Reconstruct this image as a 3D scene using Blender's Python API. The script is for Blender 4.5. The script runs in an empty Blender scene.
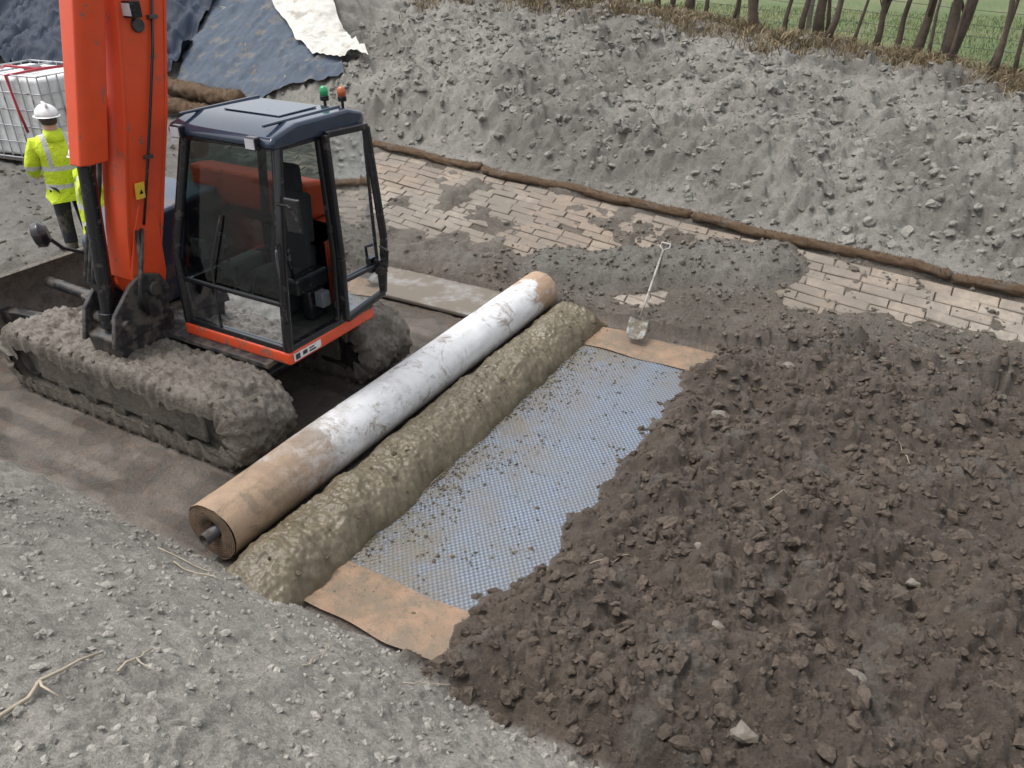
import bpy, bmesh, math, random
import numpy as np
from mathutils import Vector, noise as mnoise
random.seed(7); rng=np.random.default_rng(11)
sc=bpy.context.scene
COLL=sc.collection
RZ=math.atan2(-.495,.869)
CA,SA=math.cos(RZ),math.sin(RZ)
def P(s,c,z=0.0): return (s*CA-c*SA, s*SA+c*CA, z)

# ------------------------------------------------------------ numpy noise
def _hash(x,y,seed):
    h=(x.astype(np.int64)*374761393+y.astype(np.int64)*668265263+seed*1442695041)&0xffffffff
    h=((h^(h>>13))*1274126177)&0xffffffff
    return h^(h>>16)
def perlin(x,y,seed=0):
    xi=np.floor(x);yi=np.floor(y);fx=x-xi;fy=y-yi
    u=fx*fx*fx*(fx*(fx*6-15)+10);v=fy*fy*fy*(fy*(fy*6-15)+10)
    def g(dx,dy):
        a=_hash(xi+dx,yi+dy,seed)/4294967296.0*6.2831853
        return np.cos(a)*(fx-dx)+np.sin(a)*(fy-dy)
    a=g(0,0);b=g(1,0);c=g(0,1);d=g(1,1)
    return ((a+(b-a)*u)+((c+(d-c)*u)-(a+(b-a)*u))*v)*1.5
def fbm(x,y,sc_,oct=3,seed=0):
    r=0;a=1.0;n=0
    for i in range(oct):
        r=r+a*perlin(x/sc_+i*17.3,y/sc_-i*9.1,seed+i);n+=a;a*=.5;sc_/=2.03
    return r/n
def clods(x,y,size,seed,fill=.78,soft=2.0):
    """irregular tilted chunks: worn plateau shapes, one per jittered cell"""
    X=x/size;Y=y/size;xi=np.floor(X);yi=np.floor(Y);out=np.zeros_like(X)
    for di in (-1,0,1):
        for dj in (-1,0,1):
            cx=xi+di;cy=yi+dj;h=_hash(cx,cy,seed)
            jx=(h&255)/255.0;jy=((h>>8)&255)/255.0;r=.22+.78*(((h>>16)&255)/255.0)**1.3
            th=((h>>24)&255)/255.0*6.2831853
            dx=X-cx-jx;dy=Y-cy-jy;ct=np.cos(th);st=np.sin(th)
            u=(dx*ct+dy*st)/(fill*r);v=(dy*ct-dx*st)/(fill*r*.78)
            q=1-np.maximum(np.abs(u)*.6+np.abs(v)*.6,np.sqrt(u*u+v*v)*.88)
            hgt=np.clip(q*soft,0,1)**.72*(.8+.35*u*np.sin(th*3)+.22*v)*r
            out=np.maximum(out,hgt)
    return out
def sm(x,a,b):
    t=np.clip((x-a)/(b-a),0,1);return t*t*(3-2*t)
def lerp(a,b,t): return a+(b-a)*t

# ------------------------------------------------------------ terrain
def ctop(s): return 9.27-.178*np.clip(s,-13,6)
def seg_patch(s,c,s0,c0,s1,c1,w):
    dx,dy=s1-s0,c1-c0;L=dx*dx+dy*dy
    t=np.clip(((s-s0)*dx+(c-c0)*dy)/L,0,1)
    d=np.hypot(s-s0-t*dx,c-c0-t*dy)
    return np.clip(1-d/w,0,1)
def macro(s,c,full=False):
    ct=ctop(s)
    n1=fbm(s,c,2.2,3,1);n2=fbm(s,c,.6,3,5)
    e=.07*n2
    toe=2.72-.12*sm(s,-2.6,-1.2)
    zn=(toe-c+e)*.82
    zn=np.where(zn>0,2.4*np.tanh(np.clip(zn,0,None)/2.4*1.12),0)
    mn=sm(-c+e,-toe-.06,-toe+.06)
    ramp=.42*sm(-s,8.8,9.8)+.2*sm(-s,11,13)
    zw=.7*np.clip((c-7.8)/(ct-7.8),0,1)
    zw=np.maximum(zw,ramp*(c>2.7))
    t=np.clip((c-ct)/(17-ct),0,1)
    crest=np.clip(1.6-.11*s,1.5,2.5)
    zf=.7+(crest-.7)*(.4*sm(t,0,.18)+.6*t)+(.3*n1+.2*n2)*sm(c,ct,ct+1.2)*(1-sm(c,16.2,17.2))
    far=c>ct
    z=np.where(far,zf,zw)
    wl=sm(-s,11.6,13.2)
    zl=np.clip(.62+.62*(c-11.6),.62,2.55)+.08*n1
    z=np.where(c>8,lerp(z,zl,wl),z)
    z=lerp(z,1.2,sm(c,17.6,20.5))
    z=z+zn
    he=s+.16*n2+.14*fbm(s,c,.25,2,9)+.3*(1-sm(c,2.9,3.7))
    heap=sm(he,-2.05,-1.45)*sm(c+e*1.5,2.45,2.85)*(1-sm(c+.35*n2-.12*np.clip(s,-2,2),7.75,8.25))
    z=z+heap*(.27+.26*n1+.17*n2)*(1-.35*sm(c,6.8,8.0))
    pa=seg_patch(s,c,-4.3,8.42,-1.8,9.15,.55)+.4*n2
    pb=seg_patch(s,c,-9.5,8.25,-5.0,8.0,.95)+.45*n2
    pc=seg_patch(s,c,-2.2,7.95,4.5,7.85,.9)+.5*n2
    pe=seg_patch(s,c,-4.6,7.8,-1.2,7.8,.48)+.5*n2
    pf=fbm(s,c,1.0,4,17)*1.6-.36
    patch=np.clip(np.maximum(np.maximum(np.maximum(pa,pb*.9),np.maximum(pc,pe*.7)),pf*(c<ct-.25)),0,1)
    patch=patch*(c>7.4)*(~far)
    if full:
        return z,dict(mn=mn,far=far,heap=heap,patch=patch,pb=pb,pa=pa,ct=ct,n1=n1,n2=n2,wl=wl)
    return z
def surf(s,c):
    s=np.asarray(s,float);c=np.asarray(c,float)
    z,m=macro(s,c,True)
    wx=s+.06*perlin(s*7,c*7,31);wy=c+.06*perlin(s*7,c*7,32)
    wx+=.02*perlin(s*26,c*26,33);wy+=.02*perlin(s*26,c*26,34)
    A=clods(wx,wy,.36,41,.78,1.8);B=clods(wx,wy,.17,42,.78,2.0);C=clods(wx,wy,.08,43);D=clods(wx,wy,.04,44,.85)
    fine=fbm(s,c,.09,3,66)
    far=np.where(m['far'],1-sm(c,17.2,18.6),0)*np.clip(sm(c,m['ct'],m['ct']+.5),.15,1)
    left=sm(-s,8.2,9.2)*(c>2.7)*(c<11.5)
    hp=m['heap'];mn=m['mn'];pt=np.clip(m['patch']*1.6,0,1)
    rg=sm(fbm(s,c,1.3,2,77),-.25,.35)
    wall=(~m['far'])&(c>7.8)
    z=z+hp*(A*.115*(.25+rg)+B*.07*(.4+rg)+C*.045+D*.02+.05*fine)
    z=z+far*(A*.15*rg+B*.10*(.4+rg)+C*.055+D*.014+.08*fbm(s,c,.5,2,61)+.04*fine)
    z=z+mn*(1-hp)*(A*.03*rg+B*.024*rg+C*.017*(.3+rg)+D*.009+.05*fbm(s,c,.35,3,62)+.022*fine)
    z=z+left*(A*.05+B*.035+C*.015+.05*m['n2'])
    bed=(c>2.7)*(c<7.8)*(1-hp)*(1-left)*(s<-3.9)
    z=z+bed*(.02*fbm(s,c,.3,3,63)+C*.012*rg+B*.012*rg+.014*m['n1'])
    z=z-.035*wall*(1-pt)+pt*(.02+.13*m['patch']+B*.035+C*.035+D*.016)*wall+pt*(~wall)*(C*.02+D*.01+.01)
    matz=(s>-4.0)*(s<-1.9)*(c>2.7)*(c<7.75)
    z=np.where(matz>0,lerp(-.02,z,np.clip(hp*6,0,1)),z)
    return z,m,(A,B,C,D,far,left,pt,wall,rg)
def nodetail_z(s,c): return surf(np.atleast_1d(s),np.atleast_1d(c))[0]

def new_mesh(name,V,F,cols=None,rough=None,smooth=True):
    V=np.asarray(V,np.float32);F=np.asarray(F,np.int32);k=F.shape[1];n=len(F)
    me=bpy.data.meshes.new(name)
    me.vertices.add(len(V));me.vertices.foreach_set('co',V.ravel())
    me.loops.add(n*k);me.loops.foreach_set('vertex_index',F.ravel())
    me.polygons.add(n);me.polygons.foreach_set('loop_start',np.arange(0,n*k,k,dtype=np.int32))
    try: me.polygons.foreach_set('loop_total',np.full(n,k,dtype=np.int32))
    except Exception: pass
    me.polygons.foreach_set('use_smooth',np.full(n,smooth))
    me.update(calc_edges=True)
    if cols is not None:
        a=me.attributes.new('Col','FLOAT_COLOR','POINT')
        cc=np.ones((len(V),4),np.float32);cc[:,:3]=cols
        if rough is not None: cc[:,3]=rough
        a.data.foreach_set('color',cc.ravel())
    return me
def grid_faces(nr,nc):
    i=np.arange(nr*nc).reshape(nr,nc)
    return np.stack([i[:-1,:-1],i[:-1,1:],i[1:,1:],i[1:,:-1]],-1).reshape(-1,4)

# ------------------------------------------------------------ materials
class M:
    def __init__(s,name):
        s.m=bpy.data.materials.new(name);s.m.use_nodes=True;s.t=s.m.node_tree
        s.b=s.t.nodes['Principled BSDF'];s.out=s.t.nodes['Material Output']
        s.tc=s.t.nodes.new('ShaderNodeTexCoord').outputs['Object']
    def n(s,t,**k):
        x=s.t.nodes.new(t)
        for a,b in k.items(): setattr(x,a,b)
        return x
    def l(s,a,b): s.t.links.new(a,b)
    def setv(s,inp,v):
        if hasattr(v,'links') or isinstance(v,bpy.types.NodeSocket): s.l(v,inp)
        else: inp.default_value=v
    def noise(s,scale,detail=4,rough=.6,vec=None,dist=0):
        x=s.n('ShaderNodeTexNoise');x.inputs['Scale'].default_value=scale;x.inputs['Detail'].default_value=detail
        x.inputs['Roughness'].default_value=rough;x.inputs['Distortion'].default_value=dist
        s.l(vec or s.tc,x.inputs['Vector']);return x.outputs['Fac']
    def mr(s,f,a,b,c=0.0,d=1.0):
        x=s.n('ShaderNodeMapRange');x.inputs[1].default_value=a;x.inputs[2].default_value=b;x.inputs[3].default_value=c;x.inputs[4].default_value=d
        s.l(f,x.inputs[0]);return x.outputs[0]
    def math(s,op,a,b=0.0):
        x=s.n('ShaderNodeMath',operation=op);s.setv(x.inputs[0],a);s.setv(x.inputs[1],b);return x.outputs[0]
    def mix(s,f,a,b,blend='MIX'):
        x=s.n('ShaderNodeMix',data_type='RGBA',blend_type=blend)
        s.setv(x.inputs[0],f)
        for i,v in ((6,a),(7,b)):
            if isinstance(v,tuple): v=(v+(1,))[:4]
            s.setv(x.inputs[i],v)
        return x.outputs[2]
    def sep(s):
        x=s.n('ShaderNodeSeparateXYZ');s.l(s.tc,x.inputs[0]);return x.outputs
    def bump(s,h,strength=.5,dist=.01):
        x=s.n('ShaderNodeBump');x.inputs['Strength'].default_value=strength;x.inputs['Distance'].default_value=dist
        s.l(h,x.inputs['Height']);s.l(x.outputs[0],s.b.inputs['Normal'])
    def col(s,c): 
        if isinstance(c,tuple): c=(c+(1,))[:4]
        s.setv(s.b.inputs['Base Color'],c)
    def rough(s,r): s.setv(s.b.inputs['Roughness'],r)
MUD=(.125,.105,.08)
def simple(name,col,rough=.6,metal=0.0,dirt=0.0,dscale=4,dirtcol=MUD,var=.15,vscale=8,bs=.2,bd=.004,bscale=60,spec=.5):
    m=M(name)
    v=m.mr(m.noise(vscale,5),.3,.7,1-var,1+var)
    gray=m.n('ShaderNodeCombineColor');[m.l(v,gray.inputs[i]) for i in range(3)]
    c=m.mix(1.0,col,gray.outputs[0],'MULTIPLY')
    if dirt>0:
        d=m.mr(m.noise(dscale,8,.68),.62-dirt*.35,.72-dirt*.3)
        c=m.mix(d,c,dirtcol);m.rough(m.mr(d,0,1,rough,.85))
    else: m.rough(rough)
    m.col(c);m.b.inputs['Metallic'].default_value=metal;m.b.inputs['Specular IOR Level'].default_value=spec
    if bs>0: m.bump(m.noise(bscale,6,.7),bs,bd)
    return m.m
def ground_mat():
    m=M('ground_soil')
    a=m.n('ShaderNodeAttribute',attribute_name='Col')
    f1=m.mr(m.noise(60,5,.75),.3,.7,.66,1.34);f2=m.mr(m.noise(9,4,.6),.3,.7,.84,1.16)
    f=m.math('MULTIPLY',f1,f2)
    g=m.n('ShaderNodeCombineColor');[m.l(f,g.inputs[i]) for i in range(3)]
    c=m.mix(1.0,a.outputs['Color'],g.outputs[0],'MULTIPLY')
    vo=m.n('ShaderNodeTexVoronoi');vo.inputs['Scale'].default_value=32;m.l(m.tc,vo.inputs['Vector'])
    sc_=m.n('ShaderNodeSeparateColor');m.l(vo.outputs['Color'],sc_.inputs[0])
    spk=m.math('MULTIPLY',m.mr(vo.outputs['Distance'],.28,.2),m.mr(sc_.outputs[0],.94,.96))
    c=m.mix(m.math('MULTIPLY',spk,.25),c,(.36,.345,.31))
    m.col(c);m.rough(a.outputs['Alpha'])
    m.b.inputs['Specular IOR Level'].default_value=.45
    h=m.math('ADD',m.noise(110,4,.75),m.math('MULTIPLY',m.noise(32,5,.75),1.6))
    m.bump(h,1.0,.018)
    return m.m
GROUND=ground_mat()
def attr_mat(name,rough=.85,bs=.5,bd=.006,bscale=50,mul=.25,nscale=25,spec=.3):
    m=M(name);a=m.n('ShaderNodeAttribute',attribute_name='Col')
    f=m.mr(m.noise(nscale,4,.7),.3,.7,1-mul,1+mul)
    g=m.n('ShaderNodeCombineColor');[m.l(f,g.inputs[i]) for i in range(3)]
    m.col(m.mix(1.0,a.outputs['Color'],g.outputs[0],'MULTIPLY'));m.rough(rough)
    m.b.inputs['Specular IOR Level'].default_value=spec
    if bs>0: m.bump(m.noise(bscale,4,.75),bs,bd)
    return m.m

# ------------------------------------------------------------ object helpers
def link(o,parent=None):
    COLL.objects.link(o)
    if parent: o.parent=parent
    return o
def tag(o,label=None,category=None,kind=None,group=None):
    if label:o['label']=label
    if category:o['category']=category
    if kind:o['kind']=kind
    if group:o['group']=group
    return o
def empty(name,s,c,z,label,category,rot=0.0,group=None):
    e=bpy.data.objects.new(name,None);e.empty_display_size=.2;e.location=P(s,c,z);e.rotation_euler=(0,0,RZ+rot)
    link(e);tag(e,label,category,None,group);e['_o']=[s,c,z];return e
class Geo:
    def __init__(s): s.v=[];s.f=[]
    def add(s,vs,fs):
        b=len(s.v);s.v+=[tuple(x) for x in vs];s.f+=[tuple(i+b for i in f) for f in fs];return s
    def hexa(s,p): return s.add(p,[(3,2,1,0),(4,5,6,7),(0,1,5,4),(1,2,6,5),(2,3,7,6),(3,0,4,7)])
    def box(s,x0,y0,z0,x1,y1,z1): return s.hexa([(x0,y0,z0),(x1,y0,z0),(x1,y1,z0),(x0,y1,z0),(x0,y0,z1),(x1,y0,z1),(x1,y1,z1),(x0,y1,z1)])
    def bar(s,p,q,w,h=None,up=(0,0,1)):
        h=h or w;p=Vector(p);q=Vector(q);d=(q-p).normalized();u=Vector(up)
        if abs(d.dot(u))>.98:u=Vector((0,1,0))
        x=d.cross(u).normalized()*w/2;y=x.cross(d).normalized()*h/2
        return s.hexa([p-x-y,p+x-y,p+x+y,p-x+y,q-x-y,q+x-y,q+x+y,q-x+y])
    def tube(s,pts,r,n=12,cap=True):
        pts=[Vector(p) for p in pts];m=len(pts)
        if not isinstance(r,(list,tuple)): r=[r]*m
        vs=[];fs=[];px=None
        for i,p in enumerate(pts):
            d=(pts[min(i+1,m-1)]-pts[max(i-1,0)]).normalized()
            if px is None:
                u=Vector((0,0,1)) if abs(d.z)<.9 else Vector((0,1,0));px=d.cross(u).normalized()
            else: px=(px-d*px.dot(d)).normalized()
            py=d.cross(px)
            for k in range(n):
                a=2*math.pi*k/n;vs.append(p+(px*math.cos(a)+py*math.sin(a))*r[i])
        for i in range(m-1):
            for k in range(n): fs.append((i*n+k,i*n+(k+1)%n,(i+1)*n+(k+1)%n,(i+1)*n+k))
        if cap: fs.append(tuple(range(n))[::-1]);fs.append(tuple((m-1)*n+k for k in range(n)))
        return s.add(vs,fs)
    def cyl(s,p,q,r,n=20): return s.tube([p,q],r,n)
    def prism(s,poly,axis,a,b):
        def pt(u,v,w): return {'x':(w,u,v),'y':(u,w,v),'z':(u,v,w)}[axis]
        n=len(poly);vs=[pt(u,v,a) for u,v in poly]+[pt(u,v,b) for u,v in poly]
        return s.add(vs,[tuple(range(n))[::-1],tuple(range(n,2*n))]+[(i,(i+1)%n,n+(i+1)%n,n+i) for i in range(n)])
    def ball(s,c,rx,ry=None,rz=None,n=14,m=9,zmin=-1):
        ry=ry or rx;rz=rz or rx;vs=[];fs=[]
        for i in range(m+1):
            t=-math.pi/2+math.pi*i/m
            zz=max(math.sin(t),zmin)
            for k in range(n):
                a=2*math.pi*k/n;vs.append((c[0]+rx*math.cos(t)*math.cos(a),c[1]+ry*math.cos(t)*math.sin(a),c[2]+rz*zz))
        for i in range(m):
            for k in range(n): fs.append((i*n+k,i*n+(k+1)%n,(i+1)*n+(k+1)%n,(i+1)*n+k))
        return s.add(vs,fs)
CABMAP=False
def mk(name,geo,mat,parent=None,org=None,bevel=0.0,smooth=False,label=None,category=None,kind=None,group=None,rot=0.0,fixn=True):
    if CABMAP:
        geo.v=[(-4.57+(x+4.57)*.955,4.25+(y-4.25)*.88,z) for x,y,z in geo.v]
    if parent is not None and org is None:
        q=parent
        while q.parent: q=q.parent
        org=q['_o'] if '_o' in q else (0,0,0)
    org=org or (0,0,0)
    me=bpy.data.meshes.new(name)
    me.from_pydata([(x-org[0],y-org[1],z-org[2]) for x,y,z in geo.v],[],geo.f)
    if fixn:
        bm=bmesh.new();bm.from_mesh(me);bmesh.ops.recalc_face_normals(bm,faces=bm.faces);bm.to_mesh(me);bm.free()
    me.polygons.foreach_set('use_smooth',[smooth]*len(me.polygons))
    me.materials.append(mat)
    o=bpy.data.objects.new(name,me);link(o,parent)
    if parent is None:
        o.location=P(*org);o.rotation_euler=(0,0,RZ+rot);o['_o']=list(org)
    if bevel>0:
        b=o.modifiers.new('bevel','BEVEL');b.width=bevel;b.segments=2;b.limit_method='ANGLE';b.angle_limit=math.radians(35)
        if not smooth: 
            me.polygons.foreach_set('use_smooth',[True]*len(me.polygons));w=o.modifiers.new('wn','WEIGHTED_NORMAL');w.keep_sharp=True
    tag(o,label,category,kind,group)
    return o

# ------------------------------------------------------------ terrain mesh
NA=900
az=np.linspace(-math.radians(66),math.radians(62),NA)
r1=np.exp(np.linspace(math.log(1.3),math.log(26),1000));r2=np.exp(np.linspace(math.log(26.4),math.log(400),70))
rr=np.concatenate([[.05],r1,r2]);NR=len(rr)
R,A_=np.meshgrid(rr,az,indexing='ij')
X=(R*np.sin(A_)).ravel();Y=(R*np.cos(A_)).ravel()
S=X*CA+Y*SA;C=-X*SA+Y*CA
Z,m,(cA,cB,cC,cD,far,left,pt,wall,rg)=surf(S,C)
def cc(*t): return np.array(t)[None,:]
n3=fbm(S,C,.9,4,91)[:,None];n4=fbm(S,C,.12,3,95)[:,None];n5=fbm(S,C,2.5,3,97)[:,None]
stripe=np.tanh(4*np.sin((C+.015*n4[:,0])*2*math.pi/.27))*sm(fbm(S,C,.9,3,99),-.3,.1)
wet=sm(fbm(S,C,.8,3,98),-.12,.15)
col=np.repeat(cc(.155,.134,.112),len(S),0)
rough=.5-.3*wet
col=col*(1+.5*n3+.22*stripe[:,None])*(1-.2*wet[:,None])+cc(.03,.006,-.004)*np.clip(n4*2,0,1)
col=lerp(col,cc(.29,.275,.243)*(1+.2*n3+.16*n4),m['mn'][:,None]);rough=lerp(rough,.92,m['mn'])
F_=np.where(m['far'],1.0,0)[:,None]
farc=lerp(cc(.215,.205,.18),cc(.15,.141,.122),sm(n5,-.1,.25))*(1+.25*n3+.2*n4)
col=lerp(col,farc,F_);rough=lerp(rough,.78,F_[:,0])
W_=wall.astype(float)[:,None]
col=lerp(col,cc(.12,.102,.08)*(1+.3*n3),W_)
ptc=lerp(cc(.11,.093,.073),cc(.15,.14,.12),np.clip(m['pa']*3,0,1)[:,None])
col=lerp(col,ptc*(1+.3*n3+.2*n4),(pt*W_[:,0])[:,None])
col=lerp(col,cc(.14,.13,.112)*(1+.3*n3),(left*(C<11.5))[:,None]);rough=lerp(rough,.6,left)
hp=np.clip(m['heap']*4,0,1)
top=sm(C+.4*m['n2'],6.9,7.8)[:,None]
hc=lerp(cc(.086,.066,.050),cc(.105,.088,.071),top)*(1+.4*n3+.28*n4)
grey=sm(fbm(S,C,.5,3,101),.22,.4)[:,None]
hc=lerp(hc,cc(.125,.112,.094),grey*.6)
col=lerp(col,hc,hp[:,None]);rough=lerp(rough,.66,hp)
fl=sm(C,18.2,19.5)[:,None]
grass=lerp(cc(.08,.118,.035),cc(.12,.135,.05),sm(fbm(S,C,3,3,111),-.3,.4)[:,None])*(1+.25*n4)
col=lerp(col,grass,fl)
vg=sm(C+.8*n3[:,0],16.2,17.2)[:,None]*(1-fl)
col=lerp(col,cc(.115,.088,.055),vg*.8)
col=np.clip(col,.01,1)
V=np.stack([X,Y,Z],-1)
me=new_mesh('ground',V,grid_faces(NR,NA)[:,::-1],col,rough)
me.materials.append(GROUND)
g=bpy.data.objects.new('ground',me);link(g);tag(g,'muddy excavated channel with grey clay banks and field',None,'structure')

# ------------------------------------------------------------ clod scatter
def ico_variants(n,sub,amp,hi=0.0,cuts=0):
    out=[];rr_=random.Random(n*10+sub)
    for k in range(n):
        bm=bmesh.new();bmesh.ops.create_icosphere(bm,subdivisions=sub,radius=1)
        off=Vector((k*7.1,k*3.3,k*1.7))
        planes=[(Vector((rr_.gauss(0,1),rr_.gauss(0,1),rr_.gauss(0,1))).normalized(),rr_.uniform(.5,.85)) for _ in range(cuts)]
        for v in bm.verts:
            p=v.co.copy()
            for nn,dd in planes:
                t=p.dot(nn)
                if t>dd: p-=nn*(t-dd)*.85
            d=1+amp*mnoise.noise(p*1.1+off)+amp*.7*mnoise.noise(p*2.6+off)+hi*mnoise.noise(p*6+off)
            v.co=p*d
        bm.verts.ensure_lookup_table()
        V=np.array([v.co[:] for v in bm.verts]);F=np.array([[v.index for v in f.verts] for f in bm.faces]);bm.free()
        out.append((V,F))
    return out
VAR=ico_variants(10,1,.45,0,4);VAR2=ico_variants(10,2,.4,.35,4)
VAR3=ico_variants(5,2,.3,.08,5)
def scatter(name,s,c,z,size,colf,mat,label,smooth=False,sink=.35,flat=.75,big=.02):
    Vs=[];Fs=[];Cs=[];b=0
    n=len(s)
    for i in range(n):
        vv=VAR2 if size[i]>big else VAR
        V,F=vv[i%len(vv)]
        a=rng.uniform(0,6.28);tb=rng.normal(0,.7);sx,sy,sz=size[i]*rng.uniform(.75,1.35),size[i]*rng.uniform(.6,1.1),size[i]*flat*rng.uniform(.6,1.2)
        Q=V*[sx,sy,sz]
        ct_,st=math.cos(tb),math.sin(tb)
        Q=np.stack([Q[:,0],Q[:,1]*ct_-Q[:,2]*st,Q[:,1]*st+Q[:,2]*ct_],-1)
        ca,sa=math.cos(a),math.sin(a)
        Q=np.stack([Q[:,0]*ca-Q[:,1]*sa,Q[:,0]*sa+Q[:,1]*ca,Q[:,2]],-1)
        x,y,_=P(s[i],c[i])
        Q=Q+[x,y,z[i]+size[i]*(flat*.5-sink)]
        Vs.append(Q);Fs.append(F+b);b+=len(V)
        Cs.append(np.repeat(colf(i)[None,:],len(V),0))
    me=new_mesh(name,np.concatenate(Vs),np.concatenate(Fs),np.concatenate(Cs),smooth=smooth)
    me.materials.append(mat)
    o=bpy.data.objects.new(name,me);link(o);tag(o,label,None,'stuff');return o
CLOD=attr_mat('clod_soil',.78,1.0,.014,55,.35,40)
def rsize(n,a,b,p=2.2): return a+(b-a)*rng.random(n)**p
def sel(n,s0,s1,c0,c1,cond):
    s=rng.uniform(s0,s1,n);c=rng.uniform(c0,c1,n)
    z,m_,_=surf(s,c);k=cond(s,c,m_);return s[k],c[k],z[k]
s_,c_,z_=sel(24000,-2.4,4.2,2.4,8.6,lambda s,c,m_:m_['heap']>.06)
def dk(i): return np.array([.082,.064,.049])*rng.uniform(.8,1.22)
scatter('soil_clods',s_,c_,z_,rsize(len(s_),.005,.06,6.5),dk,CLOD,'loose crumbly dark brown soil clods')
def gk(i): return np.array([.295,.28,.248])*rng.uniform(.82,1.15)
s_,c_,z_=sel(16000,-5.5,.5,-.3,2.75,lambda s,c,m_:(m_['mn']>.4)&(m_['heap']<.1))
scatter('bank_gravel',s_,c_,z_,rsize(len(s_),.002,.027,6.5),gk,CLOD,'small pale grey gravel and clay crumbs',big=.01,sink=.4)
s_,c_,z_=sel(19000,-15,7,9.3,17.2,lambda s,c,m_:(c>m_['ct']+.12)&~((s<-12)&(c>11)))
def fk(i): return np.array([.195,.186,.163])*rng.uniform(.8,1.2)
scatter('clay_clods',s_,c_,z_,rsize(len(s_),.012,.085,5),fk,CLOD,'broken grey clay lumps on the spoil bank',big=.03,sink=.36)
s_,c_,z_=sel(2600,-14,-3.9,2.75,9.5,lambda s,c,m_:(m_['patch']>.1)|(s<-8.3))
def bk(i): return np.array([.125,.11,.09])*rng.uniform(.75,1.25)
scatter('mud_lumps',s_,c_,z_,rsize(len(s_),.01,.055,4),bk,CLOD,'small lumps of brown grey mud')
s_,c_,z_=sel(6000,-5,4,7.6,9.6,lambda s,c,m_:((m_['patch']>.03)|(rng.random(len(s))>.75))&(c<m_['ct']))
scatter('dirt_lumps',s_,c_,z_+.01,rsize(len(s_),.004,.035,4.5),bk,CLOD,'dirt lumps spilled over the paving')

# ------------------------------------------------------------ stone paving
def wallz(s,c): return .7*np.clip((c-7.8)/(ctop(s)-7.8),0,1)
Vs=[];Fs=[];Cs=[];b=0
row=.122
for j in range(26):
    s=-12.5+(.2 if j%2 else 0)+rng.normal(0,.05)
    while s<6.5:
        L=.42*rng.uniform(.85,1.12);s1=s+L
        w0=.08+j*row;w1=w0+row
        g_=.003+.003*rng.random()
        pts=[(s+g_,w1-g_),(s1-g_,w1-g_),(s1-g_,w0+g_),(s+g_,w0+g_)]
        cm=ctop((s+s1)/2)-(w0+w1)/2
        if cm>7.8 and rng.random()>.015:
            dz=rng.normal(0,.005);tl=rng.normal(0,.005)
            q=[];e=.010
            for lev in (0,1,2):
                for k,(a_,w_) in enumerate(pts):
                    ins=e if lev==2 else 0
                    aa=a_+(ins if k in(0,3) else -ins);ww=w_+(-ins if k in(0,1) else ins)
                    aa+=rng.normal(0,.004);c0=float(ctop(aa))-ww+rng.normal(0,.002)
                    z0=float(wallz(aa,c0))+dz+(tl if k in (0,3) else -tl)
                    z0+=(-.06,-.012,-.005)[lev]
                    q.append(P(aa,c0,z0))
            f=[(8,9,10,11)]
            for lv in (0,4):
                for k in range(4): f.append((lv+k,lv+(k+1)%4,lv+4+(k+1)%4,lv+4+k))
            Vs.append(np.array(q));Fs.append(np.array(f)+b);b+=12
            nn=mnoise.noise(Vector((s*.5,j*.12,3)))
            cb=lerp(np.array([.255,.192,.135]),np.array([.25,.215,.172]),np.clip(.5+nn*1.2+rng.normal(0,.12),0,1))*rng.uniform(.82,1.08)
            if nn<-.15: cb=cb*.8
            Cs.append(np.repeat(cb[None],12,0))
        s=s1
me=new_mesh('stone_paving',np.concatenate(Vs),np.concatenate(Fs),np.concatenate(Cs),smooth=False)
def pav():
    m=M('paving_stone');a=m.n('ShaderNodeAttribute',attribute_name='Col')
    f=m.mr(m.noise(18,6,.7),.3,.7,.82,1.16);g_=m.n('ShaderNodeCombineColor');[m.l(f,g_.inputs[i]) for i in range(3)]
    c=m.mix(1.0,a.outputs['Color'],g_.outputs[0],'MULTIPLY')
    d=m.mr(m.noise(.9,9,.7),.43,.6);c=m.mix(m.math('MULTIPLY',d,.85),c,(.12,.102,.08))
    d2=m.mr(m.noise(6,8,.78),.44,.64);c=m.mix(m.math('MULTIPLY',d2,.65),c,(.13,.11,.086))
    m.col(c);m.rough(.55);m.bump(m.noise(35,6,.7),.8,.01);return m.m
me.materials.append(pav())
o=bpy.data.objects.new('stone_paving',me);link(o);tag(o,'coursed tan stone blocks lining the channel side',None,'structure')

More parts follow.
